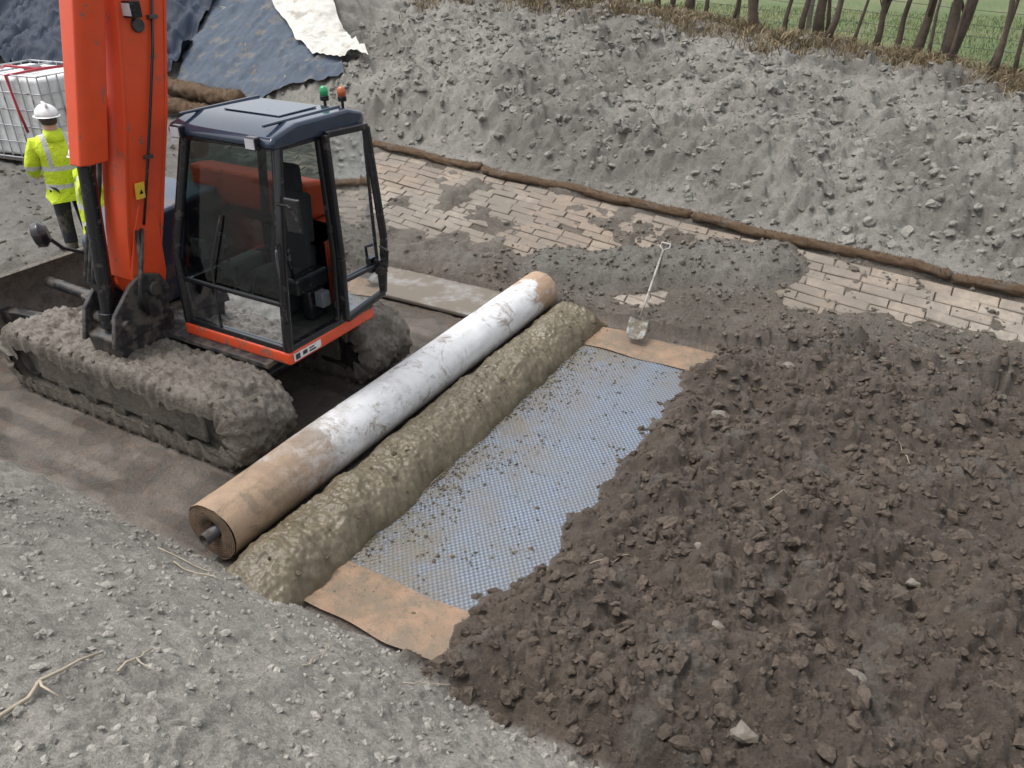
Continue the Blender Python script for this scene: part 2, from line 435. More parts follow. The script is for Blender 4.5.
# ------------------------------------------------------------ coir logs
def coir(name='coir',c=(.075,.048,.028)):
    m=M(name);n_=m.noise(60,6,.85,dist=2)
    cc_=m.mix(m.mr(n_,.35,.65),c,(c[0]*2.5,c[1]*2.4,c[2]*2.2))
    cc_=m.mix(m.mr(m.noise(3,6,.7),.56,.68,0,.6),cc_,(.15,.135,.11))
    m.col(cc_);m.rough(.95);m.bump(n_,1,.03);return m.m
COIR=coir()
def log(p0,p1,r,label,group,name='coir_log',follow=True):
    n=int(50*max(1,abs(p1[0]-p0[0])/2));nv=18;vs=[];fs=[]
    off=rng.uniform(0,50);G=Geo()
    def cen(t):
        s=lerp(p0[0],p1[0],t);c=lerp(p0[1],p1[1],t);L=abs(p1[0]-p0[0])
        z=(.7 if follow else lerp(p0[2],p1[2],t))+r*(.5 if follow else .75)+.045*mnoise.noise(Vector((t*L*1.2+off,0,0)))
        return s,c+.10*mnoise.noise(Vector((t*L*1.0+off,5,0))),z,L
    d=Vector((p1[0]-p0[0],p1[1]-p0[1],0)).normalized();nx=Vector((-d.y,d.x,0))
    for i in range(n+1):
        t=i/n;s,cw,z,L=cen(t)
        for k in range(nv):
            a=2*math.pi*k/nv
            R_=r*(1+.28*mnoise.noise(Vector((math.cos(a)*1.2,math.sin(a)*1.2,t*L*5+off)))+.26*mnoise.noise(Vector((math.cos(a)*4,math.sin(a)*4,t*L*22+off))))
            if i in(0,n): R_*=.6
            vs.append((s+nx.x*math.cos(a)*R_,cw+nx.y*math.cos(a)*R_,z+math.sin(a)*R_*.85))
    for i in range(n):
        for k in range(nv): fs.append((i*nv+k,i*nv+(k+1)%nv,(i+1)*nv+(k+1)%nv,(i+1)*nv+k))
    fs.append(tuple(range(nv)));fs.append(tuple(n*nv+k for k in range(nv)))
    G.add(vs,fs)
    for i in range(int(320*abs(p1[0]-p0[0]))):
        t=rng.random();s,cw,z,L=cen(t);a=rng.uniform(-.3,3.44);u=Vector((nx.x*math.cos(a),nx.y*math.cos(a),math.sin(a)))
        p=Vector((s,cw,z))+u*r*.85;q=p+(u*.5+Vector((rng.normal(0,.6),rng.normal(0,.4),rng.normal(0,.3))))*r*rng.uniform(.3,.9)
        w=d*.004+Vector((0,0,.002));G.add([p-w,p+w,q],[(0,1,2)])
    return mk(name,G,COIR,org=(p0[0],p0[1],p0[2]),smooth=True,label=label,category='coir roll',group=group,fixn=False)
for a,b_ in ((-11.6,-8.93),(-8.92,-6.48),(-6.46,-2.94),(-2.92,.13),(.14,3.6)):
    log((a,float(ctop(a)),.7),(b_,float(ctop(b_))+.03,.7),.066,'brown fibre erosion log along top of stone paving','fibre logs along the paving')
for k,(s0,c0,z0) in enumerate(((-14.9,11.15,.72),(-14.5,11.5,.78),(-14.7,11.32,1.02))):
    log((s0,c0,z0),(s0+2.6,c0-.3,z0-.02),.17,'thick brown fibre log stacked beside blue tarpaulin','stacked fibre logs',follow=False)

# ------------------------------------------------------------ geosynthetic mat
def mesh_mat():
    m=M('blue_mesh_fabric');x,y,z=m.sep()
    wx=m.math('SINE',m.math('MULTIPLY',x,2*math.pi/.042));wy=m.math('SINE',m.math('MULTIPLY',y,2*math.pi/.052))
    cell=m.math('MULTIPLY',wx,wy)
    g=m.mr(cell,-.2,.45)
    c=m.mix(g,(.075,.095,.128),(.20,.238,.29))
    big=m.mr(m.noise(2.0,9,.74),.42,.62)
    lf=m.mr(x,.35,-.5,0,.9)
    ends=m.mr(m.math('ABSOLUTE',m.math('ADD',y,.0)),1.1,2.0,0,.45)
    dd=m.math('ADD',m.math('MULTIPLY',big,.38),m.math('MULTIPLY',m.math('ADD',lf,ends),m.mr(m.noise(3.5,9,.8),.38,.57,.05,.85)))
    sp=m.mr(m.noise(16,7,.78),.53,.63);dd=m.math('MAXIMUM',dd,m.math('MULTIPLY',sp,.55));dd=m.math('MINIMUM',dd,.8)
    mudc=m.mix(m.mr(m.noise(12,5),.3,.7),(.115,.096,.066),(.15,.128,.092))
    m.col(m.mix(dd,c,mudc));m.rough(m.mr(dd,0,1,.4,.36))
    m.bump(m.math('ADD',m.math('MULTIPLY',cell,.45),m.noise(40,8)),.65,.007);return m.m
def band_mat():
    m=M('tan_fabric');x,y,z=m.sep()
    c=m.mix(m.mr(m.noise(7,5),.3,.7),(.225,.14,.085),(.285,.185,.115))
    dd=m.mr(m.noise(3.0,9,.78),.4,.56)
    c=m.mix(m.math('MULTIPLY',dd,.8),c,(.14,.11,.076))
    sp=m.mr(m.noise(20,6,.75),.53,.61);c=m.mix(m.math('MULTIPLY',sp,.8),c,(.12,.1,.068))
    m.col(c);m.rough(.42);m.bump(m.noise(40,8),.6,.008);return m.m
MESHM=mesh_mat();BAND=band_mat()
mat_root=empty('drainage_mat',-2.7,5.2,0,'flat blue grey mesh mat with tan edges, mud splattered','ground mat')
def sheet(name,s0,s1,c0,c1,zoff,mat,parent=None,org=None,ns=80,nc=160,amp=.006,seed=0,wav=0.0):
    ss,cs=np.meshgrid(np.linspace(s0,s1,ns),np.linspace(c0,c1,nc),indexing='ij');ss=ss.ravel();cs=cs.ravel()
    z=zoff+amp*fbm(ss,cs,.35,3,seed)+amp*.8*perlin(ss*2,cs*2,seed+3)
    cs=cs+wav*perlin(ss*2.2,ss*0+seed,5)
    org=org or (0,0,0)
    V=np.stack([ss-org[0],cs-org[1],z-org[2]],-1)
    me=new_mesh(name,V,grid_faces(ns,nc)[:,::-1]);me.materials.append(mat)
    o=bpy.data.objects.new(name,me);link(o,parent)
    return o
og=(-2.7,5.2,0)
sheet('mesh_panel',-3.9,-1.2,3.12,7.2,.010,MESHM,mat_root,og,140,200,.004)
sheet('border_band',-3.85,-1.75,2.74,3.2,.022,BAND,mat_root,og,100,30,.008,0,.03)
sheet('border_band',-3.85,-1.35,7.12,7.62,.022,BAND,mat_root,og,100,30,.008,7,.03)
GREYM=simple('grey_wet_mat',(.2,.19,.172),.32,dirt=.6,dscale=2.5,dirtcol=(.135,.116,.092))
G=Geo();G.box(-8.6,7.05,.02,-4.35,7.85,.075)
mk('geotextile_mat',G,GREYM,org=(-6,7.4,0),bevel=.015,label='muddy grey mat lying behind the excavator tracks',category='mat')

# ------------------------------------------------------------ mud ridge
nc_,ns_=700,90
cs,xs=np.meshgrid(np.linspace(2.42,7.82,nc_),np.linspace(-1,1,ns_),indexing='ij');cs=cs.ravel();xs=xs.ravel()
wd=.335+.03*fbm(cs,cs*0,.6,3,201)
mid=-3.50+.02*fbm(cs,cs*0+5,.8,2,202)
ss=mid+xs*(wd+.04*fbm(cs,xs*.3+9,.2,3,203))
hgt=(.27+.06*fbm(cs,cs*0+8,.6,2,204))*sm(cs,2.42,2.8)*(1-sm(cs,7.5,7.82))
prof=np.clip(1-np.abs(xs)**2.4,0,1)**.75
hz=-.015+hgt*prof+prof**.3*(.065*fbm(cs,ss,.3,4,205)+.03*(.5-np.abs(fbm(cs,ss,.15,3,206)))+.014*fbm(cs,ss,.04,2,216))
hz=hz+np.clip((2.72-cs)*.7,0,1)*.9
V=np.stack([ss+3.44,cs-5.2,hz],-1)
def mudm():
    m=M('wet_ochre_mud');n_=m.noise(7,8,.62)
    m.col(m.mix(m.mr(n_,.35,.65),(.10,.081,.049),(.135,.112,.07)));m.rough(m.mr(m.noise(5,5),.35,.65,.25,.5))
    m.bump(m.math('ADD',m.noise(18,5,.6),m.math('MULTIPLY',m.noise(80,6,.7),.35)),.55,.014);return m.m
MUDM=mudm()
me=new_mesh('mud_ridge',V,grid_faces(nc_,ns_));me.materials.append(MUDM)
o=bpy.data.objects.new('mud_ridge',me);link(o);o.location=P(-3.44,5.2,0);o.rotation_euler=(0,0,RZ)
tag(o,'long ridge of wet olive brown mud',None,'stuff')
n=6500;u=rng.random(n)**3;s_=-3.18+u*1.4;c_=rng.uniform(2.8,7.6,n)
k=(fbm(s_,c_,.35,3,301)+.4*(1-u))>rng.uniform(.0,.5,n);s_=s_[k];c_=c_[k]
def mk_(i): return np.array([.12,.099,.063])*rng.uniform(.85,1.12)
scatter('mud_splatter',s_,c_,np.full(len(s_),.014),rsize(len(s_),.003,.018,4.5),mk_,CLOD,'crumbs of olive mud on the mesh mat',flat=.5,sink=.15)
n=160;s_=-3.48+rng.normal(0,.22,n);c_=rng.uniform(2.5,7.7,n)
k=np.abs(s_+3.48)<.32;s_=s_[k];c_=c_[k];hz_=.262*np.clip(1-np.abs((s_+3.48)/.345)**2.4,0,1)**.75
def mk2(i): return np.array([.115,.093,.057])*rng.uniform(.85,1.15)
scatter('mud_crumbs',s_,c_,hz_,rsize(len(s_),.008,.026,2.5),mk2,CLOD,'crumbs of wet mud on the ridge',flat=.6)

# ------------------------------------------------------------ fabric roll
def rollm():
    m=M('roll_fabric');x,y,z=m.sep()
    n_=m.noise(2.6,7,.7);yy=m.math('ADD',y,m.math('MULTIPLY',m.math('SUBTRACT',n_,.5),2.2))
    near=m.mr(yy,1.25,.7);farr=m.mr(yy,4.55,4.75);tan=m.math('MAXIMUM',near,farr)
    white=m.mix(m.mr(m.noise(7,6),.35,.7),(.66,.66,.665),(.55,.55,.545))
    c=m.mix(tan,white,(.34,.235,.155))
    st=m.math('MULTIPLY',m.mr(m.noise(3.2,10,.8,dist=.8),.52,.6),.8)
    st2=m.math('MULTIPLY',m.mr(m.noise(1.6,10,.8,dist=.5),.47,.6),m.mr(y,2.8,1.4,0,.6));st=m.math('MAXIMUM',st,st2)
    low=m.mr(z,.2,.06);st=m.math('MAXIMUM',st,m.math('MULTIPLY',low,m.mr(m.noise(12,6),.3,.5)))
    c=m.mix(st,c,(.19,.145,.1));m.col(c);m.rough(.62);m.bump(m.math('ADD',m.noise(6,6),m.math('MULTIPLY',m.noise(60,8),.5)),.45,.022);return m.m
ROLLM=rollm()
def spiralm():
    m=M('roll_end_spiral');x,y,z=m.sep()
    zz=m.math('SUBTRACT',z,.23);r=m.math('SQRT',m.math('ADD',m.math('MULTIPLY',x,x),m.math('MULTIPLY',zz,zz)))
    w=m.math('SINE',m.math('ADD',m.math('MULTIPLY',r,2*math.pi/.014),m.math('MULTIPLY',m.noise(12,3),6)))
    c=m.mix(m.mr(w,-.6,1),(.13,.08,.047),(.27,.175,.11));c=m.mix(m.mr(m.noise(16,8,.7),.46,.6),c,(.11,.085,.06))
    m.col(c);m.rough(.85);m.bump(w,.6,.008);return m.m
SPIR=spiralm();STEEL=simple('dirty_steel',(.10,.10,.105),.4,.8,dirt=.45,dscale=20)
DARK=simple('core_shade_black',(.012,.011,.01),.9,bs=0)
roll=empty('fabric_roll',-4.05,2.78,0,'long white and tan fabric roll stained with mud','fabric roll')
nl,nk=170,72;vs=[];fs=[]
RR=.23;RX=-4.05
for i in range(nl+1):
    y=5.0*i/nl
    for k in range(nk):
        a=2*math.pi*k/nk
        r=RR*(1+.02*mnoise.noise(Vector((math.cos(a)*1.3,y*1.1,math.sin(a)*1.3)))+.014*mnoise.noise(Vector((math.cos(a)*4,y*2.2,math.sin(a)*4)))+.007*mnoise.noise(Vector((math.cos(a)*9,y*9,math.sin(a)*9))))
        if k==int(nk*.2): r+=.005
        vs.append((RX+r*math.cos(a),2.78+y+(.012*math.sin(a*2+1) if i==0 else 0),RR+r*math.sin(a)+.004*math.sin(y*1.3)))
for i in range(nl):
    for k in range(nk): fs.append((i*nk+k,(i+1)*nk+k,(i+1)*nk+(k+1)%nk,i*nk+(k+1)%nk))
G=Geo();G.add(vs,fs);mk('wrap',G,ROLLM,roll,smooth=True,fixn=False)
for yy,sg,y0,y1 in ((2.78,-1,2.70,3.3),(7.78,1,7.3,7.84)):
    G=Geo();vs=[];fs=[];rings=[.227,.175,.12,.085,.075]
    for j,r in enumerate(rings):
        for k in range(48):
            a=2*math.pi*k/48;vs.append((RX+r*math.cos(a),yy+sg*(.0,.008,.0,-.01,-.12)[j]+.006*mnoise.noise(Vector((r*60,a*2,yy))),RR+r*math.sin(a)))
    for j in range(4):
        for k in range(48): fs.append((j*48+k,j*48+(k+1)%48,(j+1)*48+(k+1)%48,(j+1)*48+k))
    G.add(vs,fs);re_=mk('roll_end',G,SPIR,roll,smooth=True)
    G=Geo();vs=[];fs=[];n=28
    for (r,y) in ((.048,y0),(.048,y1),(.038,y1),(.038,y0)):
        for k in range(n):
            a=2*math.pi*k/n;vs.append((RX+r*math.cos(a),y,RR-.02+r*math.sin(a)))
    for j in range(4):
        for k in range(n): fs.append((j*n+k,j*n+(k+1)%n,((j+1)%4)*n+(k+1)%n,((j+1)%4)*n+k))
    G.add(vs,fs);mk('core_pipe',G,STEEL,roll,smooth=True)
    G=Geo();G.cyl((RX,yy-sg*.10,RR),(RX,yy-sg*.08,RR),.078,30);mk('core_shade_disc',G,DARK,re_)  # solid near-black disc, paints the shade inside the hollow core

# ------------------------------------------------------------ excavator
ORANGE=simple('orange_paint',(.66,.075,.022),.33,dirt=.07,dscale=6,var=.05,bs=.04)
ORANGE2=simple('orange_paint_muddy',(.62,.068,.02),.4,dirt=.27,dscale=9,var=.06,bs=.08)
BLACK=simple('black_paint',(.012,.012,.014),.22,dirt=.12,dscale=9,dirtcol=(.055,.047,.04),bs=.03)
BLACKC=simple('cast_black',(.02,.02,.022),.45,dirt=.45,dscale=7,dirtcol=(.09,.075,.06),bs=.2)
ROOFM=simple('roof_black_sky_tint',(.026,.038,.062),.08,dirt=.08,dscale=3,dirtcol=(.12,.12,.115),bs=.03)  # black roof; blue of the sky's reflection is put into its colour
RUBBER=simple('muddy_track_shoe',(.08,.07,.055),.55,dirt=.9,dscale=4,dirtcol=(.125,.107,.084),bs=.9,bd=.015,bscale=25)
CAKED=simple('caked_mud',(.145,.127,.103),.42,dirt=.4,dscale=6,dirtcol=(.1,.085,.067),bs=1.0,bd=.025,bscale=22)
FLOORM=simple('cab_floor_mat',(.02,.019,.018),.85,dirt=.3,dscale=8,dirtcol=(.05,.043,.035))
SEATM=simple('seat_cloth',(.03,.03,.033),.85,bs=.3)
GREYP=simple('grey_plastic',(.12,.13,.14),.55,dirt=.2)
CHROME=simple('cylinder_rod',(.5,.5,.5),.15,1.0,bs=0)
WHITEP=simple('white_label',(.6,.6,.58),.5,dirt=.1,dscale=20,bs=0)
YEL=simple('yellow_label',(.65,.42,.03),.5,dirt=.1,bs=0)
LENS=simple('lamp_lens',(.5,.5,.52),.15,bs=0)
HOSE=simple('rubber_hose',(.02,.02,.02),.45,dirt=.25)
def glass():
    m=M('tinted_cab_glass');t=m.t
    tr=m.n('ShaderNodeBsdfTransparent');tr.inputs[0].default_value=(.31,.37,.36,1)
    gl=m.n('ShaderNodeBsdfGlossy');gl.inputs['Roughness'].default_value=.03;gl.inputs[0].default_value=(.9,.95,1,1)
    fr=m.n('ShaderNodeFresnel');fr.inputs[0].default_value=1.48
    mx=m.n('ShaderNodeMixShader');m.l(fr.outputs[0],mx.inputs[0]);m.l(tr.outputs[0],mx.inputs[1]);m.l(gl.outputs[0],mx.inputs[2])
    df=m.n('ShaderNodeBsdfDiffuse');df.inputs[0].default_value=(.12,.105,.085,1)
    m2=m.n('ShaderNodeMixShader');d=m.math('MAXIMUM',m.mr(m.noise(55,8,.78),.61,.66,0,.7),m.mr(m.noise(4,7,.75),.55,.75,.0,.22))
    m.l(d,m2.inputs[0]);m.l(mx.outputs[0],m2.inputs[1]);m.l(df.outputs[0],m2.inputs[2]);m.l(m2.outputs[0],m.out.inputs[0]);return m.m
GLASS=glass()
ex=empty('excavator',-6.15,4.7,0,'orange tracked excavator with black cab, caked in mud','excavator')
def stadium(t,s0,s1,r,zc):
    L=s1-s0;tot=2*L+2*math.pi*r;d=(t%1)*tot
    if d<L: return (s0+d,zc+r,0,1)
    d-=L
    if d<math.pi*r: a=math.pi/2-d/r;return (s1+r*math.cos(a),zc+r*math.sin(a),math.cos(a),math.sin(a))
    d-=math.pi*r
    if d<L: return (s1-d,zc-r,0,-1)
    d-=L;a=-math.pi/2-d/r;return (s0+r*math.cos(a),zc+r*math.sin(a),math.cos(a),math.sin(a))
def track(c0,c1,name='crawler_track'):
    S0,S1,r,zc=-7.42,-4.84,.30,.335
    G=Geo();N=44
    for i in range(N):
        a=stadium((i+.04)/N,S0,S1,r,zc);b2=stadium((i+.9)/N,S0,S1,r,zc)
        def q(p,c,h): return (p[0]+p[2]*h,c,p[1]+p[3]*h)
        G.hexa([q(a,c0,-.07),q(b2,c0,-.07),q(b2,c1,-.07),q(a,c1,-.07),q(a,c0,.022),q(b2,c0,.022),q(b2,c1,.022),q(a,c1,.022)])
        m1=stadium((i+.12)/N,S0,S1,r,zc);m2=stadium((i+.4)/N,S0,S1,r,zc)
        G.hexa([q(m1,c0-.01,-.03),q(m2,c0-.01,-.03),q(m2,c1+.01,-.03),q(m1,c1+.01,-.03),q(m1,c0-.01,.042),q(m2,c0-.01,.042),q(m2,c1+.01,.042),q(m1,c1+.01,.042)])
    tr=mk(name,G,RUBBER,ex,bevel=.012)
    G=Geo();vs=[];fs=[];n=100
    for i in range(n):
        p=stadium(i/n,S0,S1,r,zc)
        for (c,h) in ((c0+.02,-.01),(c1-.02,-.01),(c1-.02,-.085),(c0+.02,-.085)): vs.append((p[0]+p[2]*h,c,p[1]+p[3]*h))
    for i in range(n):
        for k in range(4): fs.append((i*4+k,i*4+(k+1)%4,((i+1)%n)*4+(k+1)%4,((i+1)%n)*4+k))
    G.add(vs,fs);mk('belt',G,CAKED,tr)
    ni,nj=360,60;V=[];
    off=c0*3
    for i in range(ni):
        t=-.26+1.0*i/(ni-1)
        p=stadium(t,S0,S1,r,zc)
        for j in range(nj):
            w=j/(nj-1);wc=min(max((w-.06)/.88,0),1);c=c0-.022+(c1-c0+.044)*wc
            q1=Vector((p[0]*3.2+off,c*3.2,p[1]*3.2))
            h=.045+.03*mnoise.noise(q1)+.028*mnoise.noise(q1*2.7)+.03*mnoise.noise(q1*6.5)+.02*mnoise.noise(q1*15)+.011*mnoise.noise(q1*33)
            h-=.007*max(0,math.cos(2*math.pi*t*44))*max(0,.5+mnoise.noise(q1*.8))
            if p[3]<-.6: h=-.01
            edge=min(1,min(wc,1-wc)*12);h=-.03+(h+.045)*edge**.5
            if wc in(0,1):
                dr=(.06-w if wc==0 else w-.94)/.06; h=-.03-dr*(.08+.22*abs(mnoise.noise(q1*1.5)))
            V.append((p[0]+p[2]*h,c+(.03*mnoise.noise(q1*4)),max(.0,p[1]+p[3]*h)))
    F=[tuple(int(v) for v in f) for f in grid_faces(ni,nj)]
    G=Geo();G.add(V,F);mk('caked_mud',G,CAKED,tr,smooth=True,fixn=False)
    cm=(c0+c1)/2
    G=Geo();G.box(-7.3,c0+.05,.17,-5.0,c1-.05,.5);G.prism([(-7.3,.5),(-5.0,.5),(-5.2,.58),(-7.1,.58)],'y',c0+.07,c1-.07);mk('track_frame',G,CAKED,tr,bevel=.03)
    for sx in (-6.95,-6.55,-6.15,-5.75,-5.35):
        G=Geo();G.cyl((sx,c0+.045,.16),(sx,c1-.045,.16),.085,20);mk('track_roller',G,CAKED,tr,bevel=.01)
    G=Geo();G.cyl((S1,c0+.07,zc),(S1,c1-.07,zc),.225,28);G.cyl((S1,c0+.04,zc),(S1,c1-.04,zc),.08,16);mk('idler_wheel',G,BLACKC,tr,bevel=.012)
    G=Geo();pl=[]
    for k in range(44):
        a=2*math.pi*k/44;rr_=.235 if k%4<2 else .2;pl.append((S0+rr_*math.cos(a),zc+rr_*math.sin(a)))
    G.prism(pl,'y',cm-.05,cm+.05);G.cyl((S0,c0+.06,zc),(S0,c1-.06,zc),.16,24);mk('drive_sprocket',G,BLACKC,tr,bevel=.008)
track(3.55,4.16);track(5.24,5.82)
G=Geo();G.prism([(-7.0,.22),(-5.3,.22),(-5.1,.4),(-5.4,.6),(-6.9,.6),(-7.2,.4)],'y',4.1,5.3);G.cyl((-6.15,4.7,.58),(-6.15,4.7,.74),.5,36);mk('undercarriage',G,BLACKC,ex,bevel=.02)
G=Geo();prof=[(-8.72,.08),(-8.83,.25),(-8.86,.45),(-8.80,.64),(-8.70,.74),(-8.66,.72),(-8.74,.6),(-8.78,.44),(-8.75,.27),(-8.65,.1)]
G.prism(prof,'y',3.5,5.4);bl=mk('dozer_blade',G,CAKED,ex,bevel=.006)
G=Geo();G.bar((-8.7,4.15,.3),(-7.0,4.35,.38),.12,.16);G.bar((-8.7,5.25,.3),(-7.0,5.05,.38),.12,.16);G.cyl((-8.7,4.7,.5),(-7.1,4.7,.45),.06,14);mk('blade_arm',G,BLACKC,bl,bevel=.01)
G=Geo();pl=[(-6.15+1.34*math.cos(a),4.85+1.3*math.sin(a)) for a in [math.radians(x) for x in range(12,191,8)]]
pl+=[(-7.45,4.3),(-6.9,4.15),(-4.75,4.15)];G.prism(pl,'z',.70,.75);mk('deck',G,BLACKC,ex,bevel=.01)
G=Geo()
cw=[]
for x in range(24,163,6):
    a=math.radians(x);cw.append((-6.15+1.36*math.cos(a),4.6+1.4*math.sin(a)))
cw+=[(-7.3,5.2),(-7.1,5.55),(-5.0,5.55)]
G.prism(cw,'z',.76,1.5);mk('counterweight',G,ORANGE2,ex,bevel=.06)
G=Geo();G.prism([(5.45,1.5),(5.85,1.5),(5.85,1.75),(5.75,1.86),(5.45,1.9)],'x',-6.9,-5.35);mk('engine_hood',G,ORANGE,ex,bevel=.06)
G=Geo();G.prism([(4.35,.75),(5.44,.75),(5.44,1.72),(4.75,1.66),(4.35,1.35)],'x',-7.3,-6.48);mk('side_hood',G,simple('navy_cover',(.03,.045,.075),.3,dirt=.2),ex,bevel=.05)
# cab
CABMAP=True
G=Geo();G.box(-5.9,4.23,.74,-4.56,5.52,.86);cab=mk('cab',G,ORANGE2,ex,bevel=.025)
bt={'FL':(-5.86,4.28,.86),'FR':(-4.61,4.28,.86),'RR':(-4.6,5.48,.86),'RL':(-5.86,5.48,.86)}
md={'FL':(-5.87,4.30,1.5),'FR':(-4.57,4.30,1.5),'RR':(-4.57,5.52,1.5),'RL':(-5.87,5.52,1.5)}
tp={'FL':(-5.70,4.54,2.50),'FR':(-4.66,4.56,2.52),'RR':(-4.62,5.52,2.52),'RL':(-5.74,5.52,2.50)}
G=Geo()
for k in bt:
    G.tube([bt[k],md[k],tuple(lerp(md[k][i],tp[k][i],.5) for i in range(3)),tp[k]],[.05,.046,.046,.05],12)
def rail(a,b,w=.05,h=.06): G.bar(a,b,w,h)
for D_ in (bt,tp):
    for a,b2 in (('FL','FR'),('FR','RR'),('RR','RL'),('RL','FL')): rail(D_[a],D_[b2],.07,.09)
def mid(k,z):
    lo,hi=(bt,md) if z<1.5 else (md,tp);t=(z-lo[k][2])/(hi[k][2]-lo[k][2]);return tuple(lerp(lo[k][i],hi[k][i],t) for i in range(3))
rail(mid('FL',1.28),mid('FR',1.28),.035,.035)
rail(mid('FL',1.22),mid('RL',1.22),.05,.06);rail(mid('RR',1.35),mid('RL',1.35),.05,.06)
G.tube([(-4.6,5.0,.86),(-4.57,5.02,1.5),(-4.64,5.06,2.5)],.038,10)
mk('cab_frame',G,BLACK,cab,bevel=.008)
def pane(name,pts,par=None,th=.008):
    G=Geo();G.add([tuple(p) for p in pts],[(0,1,2,3)]);return mk(name,G,GLASS,par or cab)
def inset(pts,e=.03):
    c=sum((Vector(p) for p in pts),Vector())/4
    return [tuple(Vector(p)+(c-Vector(p)).normalized()*e) for p in pts]
pane('windscreen',inset([mid('FL',1.30),mid('FR',1.30),mid('FR',2.5),mid('FL',2.48)]))
pane('lower_windscreen',inset([mid('FL',.9),mid('FR',.9),mid('FR',1.26),mid('FL',1.26)]))
pane('side_window',inset([mid('RL',1.25),mid('FL',1.25),mid('FL',2.46),mid('RL',2.46)]))
pane('rear_window',inset([mid('RR',1.38),mid('RL',1.38),mid('RL',2.46),mid('RR',2.46)]))
pane('side_window',inset([(-4.6,5.08,.95),(-4.6,5.44,.95),(-4.64,5.48,2.44),(-4.66,5.1,2.44)],.01))
G=Geo();G.hexa([(-5.88,5.45,.88),(-4.6,5.45,.88),(-4.6,5.51,.88),(-5.88,5.51,.88),(-5.88,5.45,1.33),(-4.6,5.45,1.33),(-4.6,5.51,1.33),(-5.88,5.51,1.33)])
G.box(-5.9,4.3,.88,-5.86,5.45,1.2);mk('cab_panel',G,BLACK,cab)
G=Geo()
G.prism([(4.44,2.5),(4.40,2.55),(4.46,2.60),(4.75,2.66),(5.45,2.66),(5.66,2.61),(5.68,2.52),(5.6,2.5)],'x',-5.78,-4.58)
rf=mk('cab_roof',G,ROOFM,cab,bevel=.035)
G=Geo();G.box(-5.5,4.85,2.662,-4.86,5.35,2.672);mk('roof_hatch',G,simple('hatch_glass',(.03,.045,.075),.06,dirt=.06,dirtcol=(.2,.2,.19)),rf,bevel=.015)
for x in (-5.7,-4.74):
    G=Geo();G.box(x,4.50,2.65,x+.03,5.5,2.672);mk('roof_rail',G,ROOFM,rf,bevel=.008)
for x in (-5.62,-4.76):
    G=Geo();G.box(x-.06,4.36,2.50,x+.06,4.43,2.60);l_=mk('work_lamp',G,BLACK,rf,bevel=.012)
    G=Geo();G.box(x-.048,4.352,2.512,x+.048,4.362,2.588);mk('lens',G,LENS,l_)
for (x,y,col_) in ((-5.02,5.66,(.02,.30,.11)),(-4.86,5.72,(.42,.10,.03))):
    G=Geo();G.cyl((x,y,2.5),(x,y,2.70),.015,8);G.cyl((x,y,2.66),(x,y,2.70),.042,16)
    bq=mk('beacon',G,BLACK,cab,bevel=.004,label='green warning beacon' if col_[1]>.2 else 'amber red warning beacon')
    G=Geo();G.tube([(x,y,2.70),(x,y,2.735),(x,y,2.765),(x,y,2.78)],[.038,.04,.034,.015],16);mk('beacon_lens',G,simple('beacon_lens_%d'%int(col_[1]*100),col_,.2,bs=0),bq,smooth=True)
dr=Geo();x0=-4.50
dp=[(x0,5.0,.92),(x0,5.62,.98),(x0+.03,5.66,1.5),(x0-.04,5.62,2.50),(x0-.06,5.06,2.52),(x0+.02,5.0,1.5)]
for i in range(6):
    dr.bar(dp[i],dp[(i+1)%6],.055,.065,(1,0,0))
dr.bar((x0+.01,5.0,1.28),(x0+.02,5.64,1.28),.035,.04,(1,0,0))
door=mk('door',dr,BLACK,cab,bevel=.01,label='open glazed cab door folded back')
pane('door_glass',[(x0,5.02,.95),(x0,5.6,1.0),(x0-.04,5.6,2.48),(x0-.06,5.07,2.5)],door)
G=Geo();G.tube([(x0+.02,5.55,1.25),(x0+.11,5.57,1.27),(x0+.12,5.58,1.42),(x0+.03,5.58,1.45)],.016,8);G.box(x0+.01,5.5,1.2,x0+.08,5.62,1.34);mk('door_handle',G,BLACK,door,bevel=.006)
G=Geo();G.tube([(-4.55,4.24,1.15),(-4.5,4.2,1.2),(-4.52,4.22,1.75),(-4.58,4.3,1.8)],.014,8);mk('grab_rail',G,BLACK,cab,smooth=True)
G=Geo();G.tube([(-4.6,4.4,2.1),(-4.45,4.36,2.12),(-4.42,4.36,2.1)],.012,8);mr_=mk('mirror',G,BLACK,cab)
G=Geo();G.box(-4.5,4.36,1.9,-4.33,4.40,2.18);mk('mirror_housing',G,BLACK,mr_,bevel=.02)
G=Geo();G.box(-5.84,4.3,.862,-4.64,5.44,.875);mk('cab_floor',G,FLOORM,cab)
G=Geo();G.box(-5.5,4.72,1.12,-4.98,5.18,1.26);G.hexa([(-5.5,5.1,1.22),(-4.98,5.1,1.22),(-4.98,5.24,1.22),(-5.5,5.24,1.22),(-5.45,5.22,1.95),(-5.03,5.22,1.95),(-5.03,5.34,1.92),(-5.45,5.34,1.92)])
G.box(-5.37,5.24,1.90,-5.11,5.33,2.17);G.box(-5.4,4.8,.875,-5.08,5.15,1.12);mk('seat',G,SEATM,cab,bevel=.045)
for x in (-5.68,-4.86):
    G=Geo();G.box(x-.08,4.68,1.17,x+.08,5.15,1.33);G.box(x-.06,4.85,.875,x+.06,5.1,1.17);cn=mk('control_console',G,GREYP if x<-5 else BLACK,cab,bevel=.03)
    G=Geo();G.tube([(x,4.74,1.33),(x,4.72,1.46),(x,4.71,1.55)],[.012,.02,.028],10);G.ball((x,4.71,1.58),.033);mk('joystick',G,BLACK,cn,smooth=True)
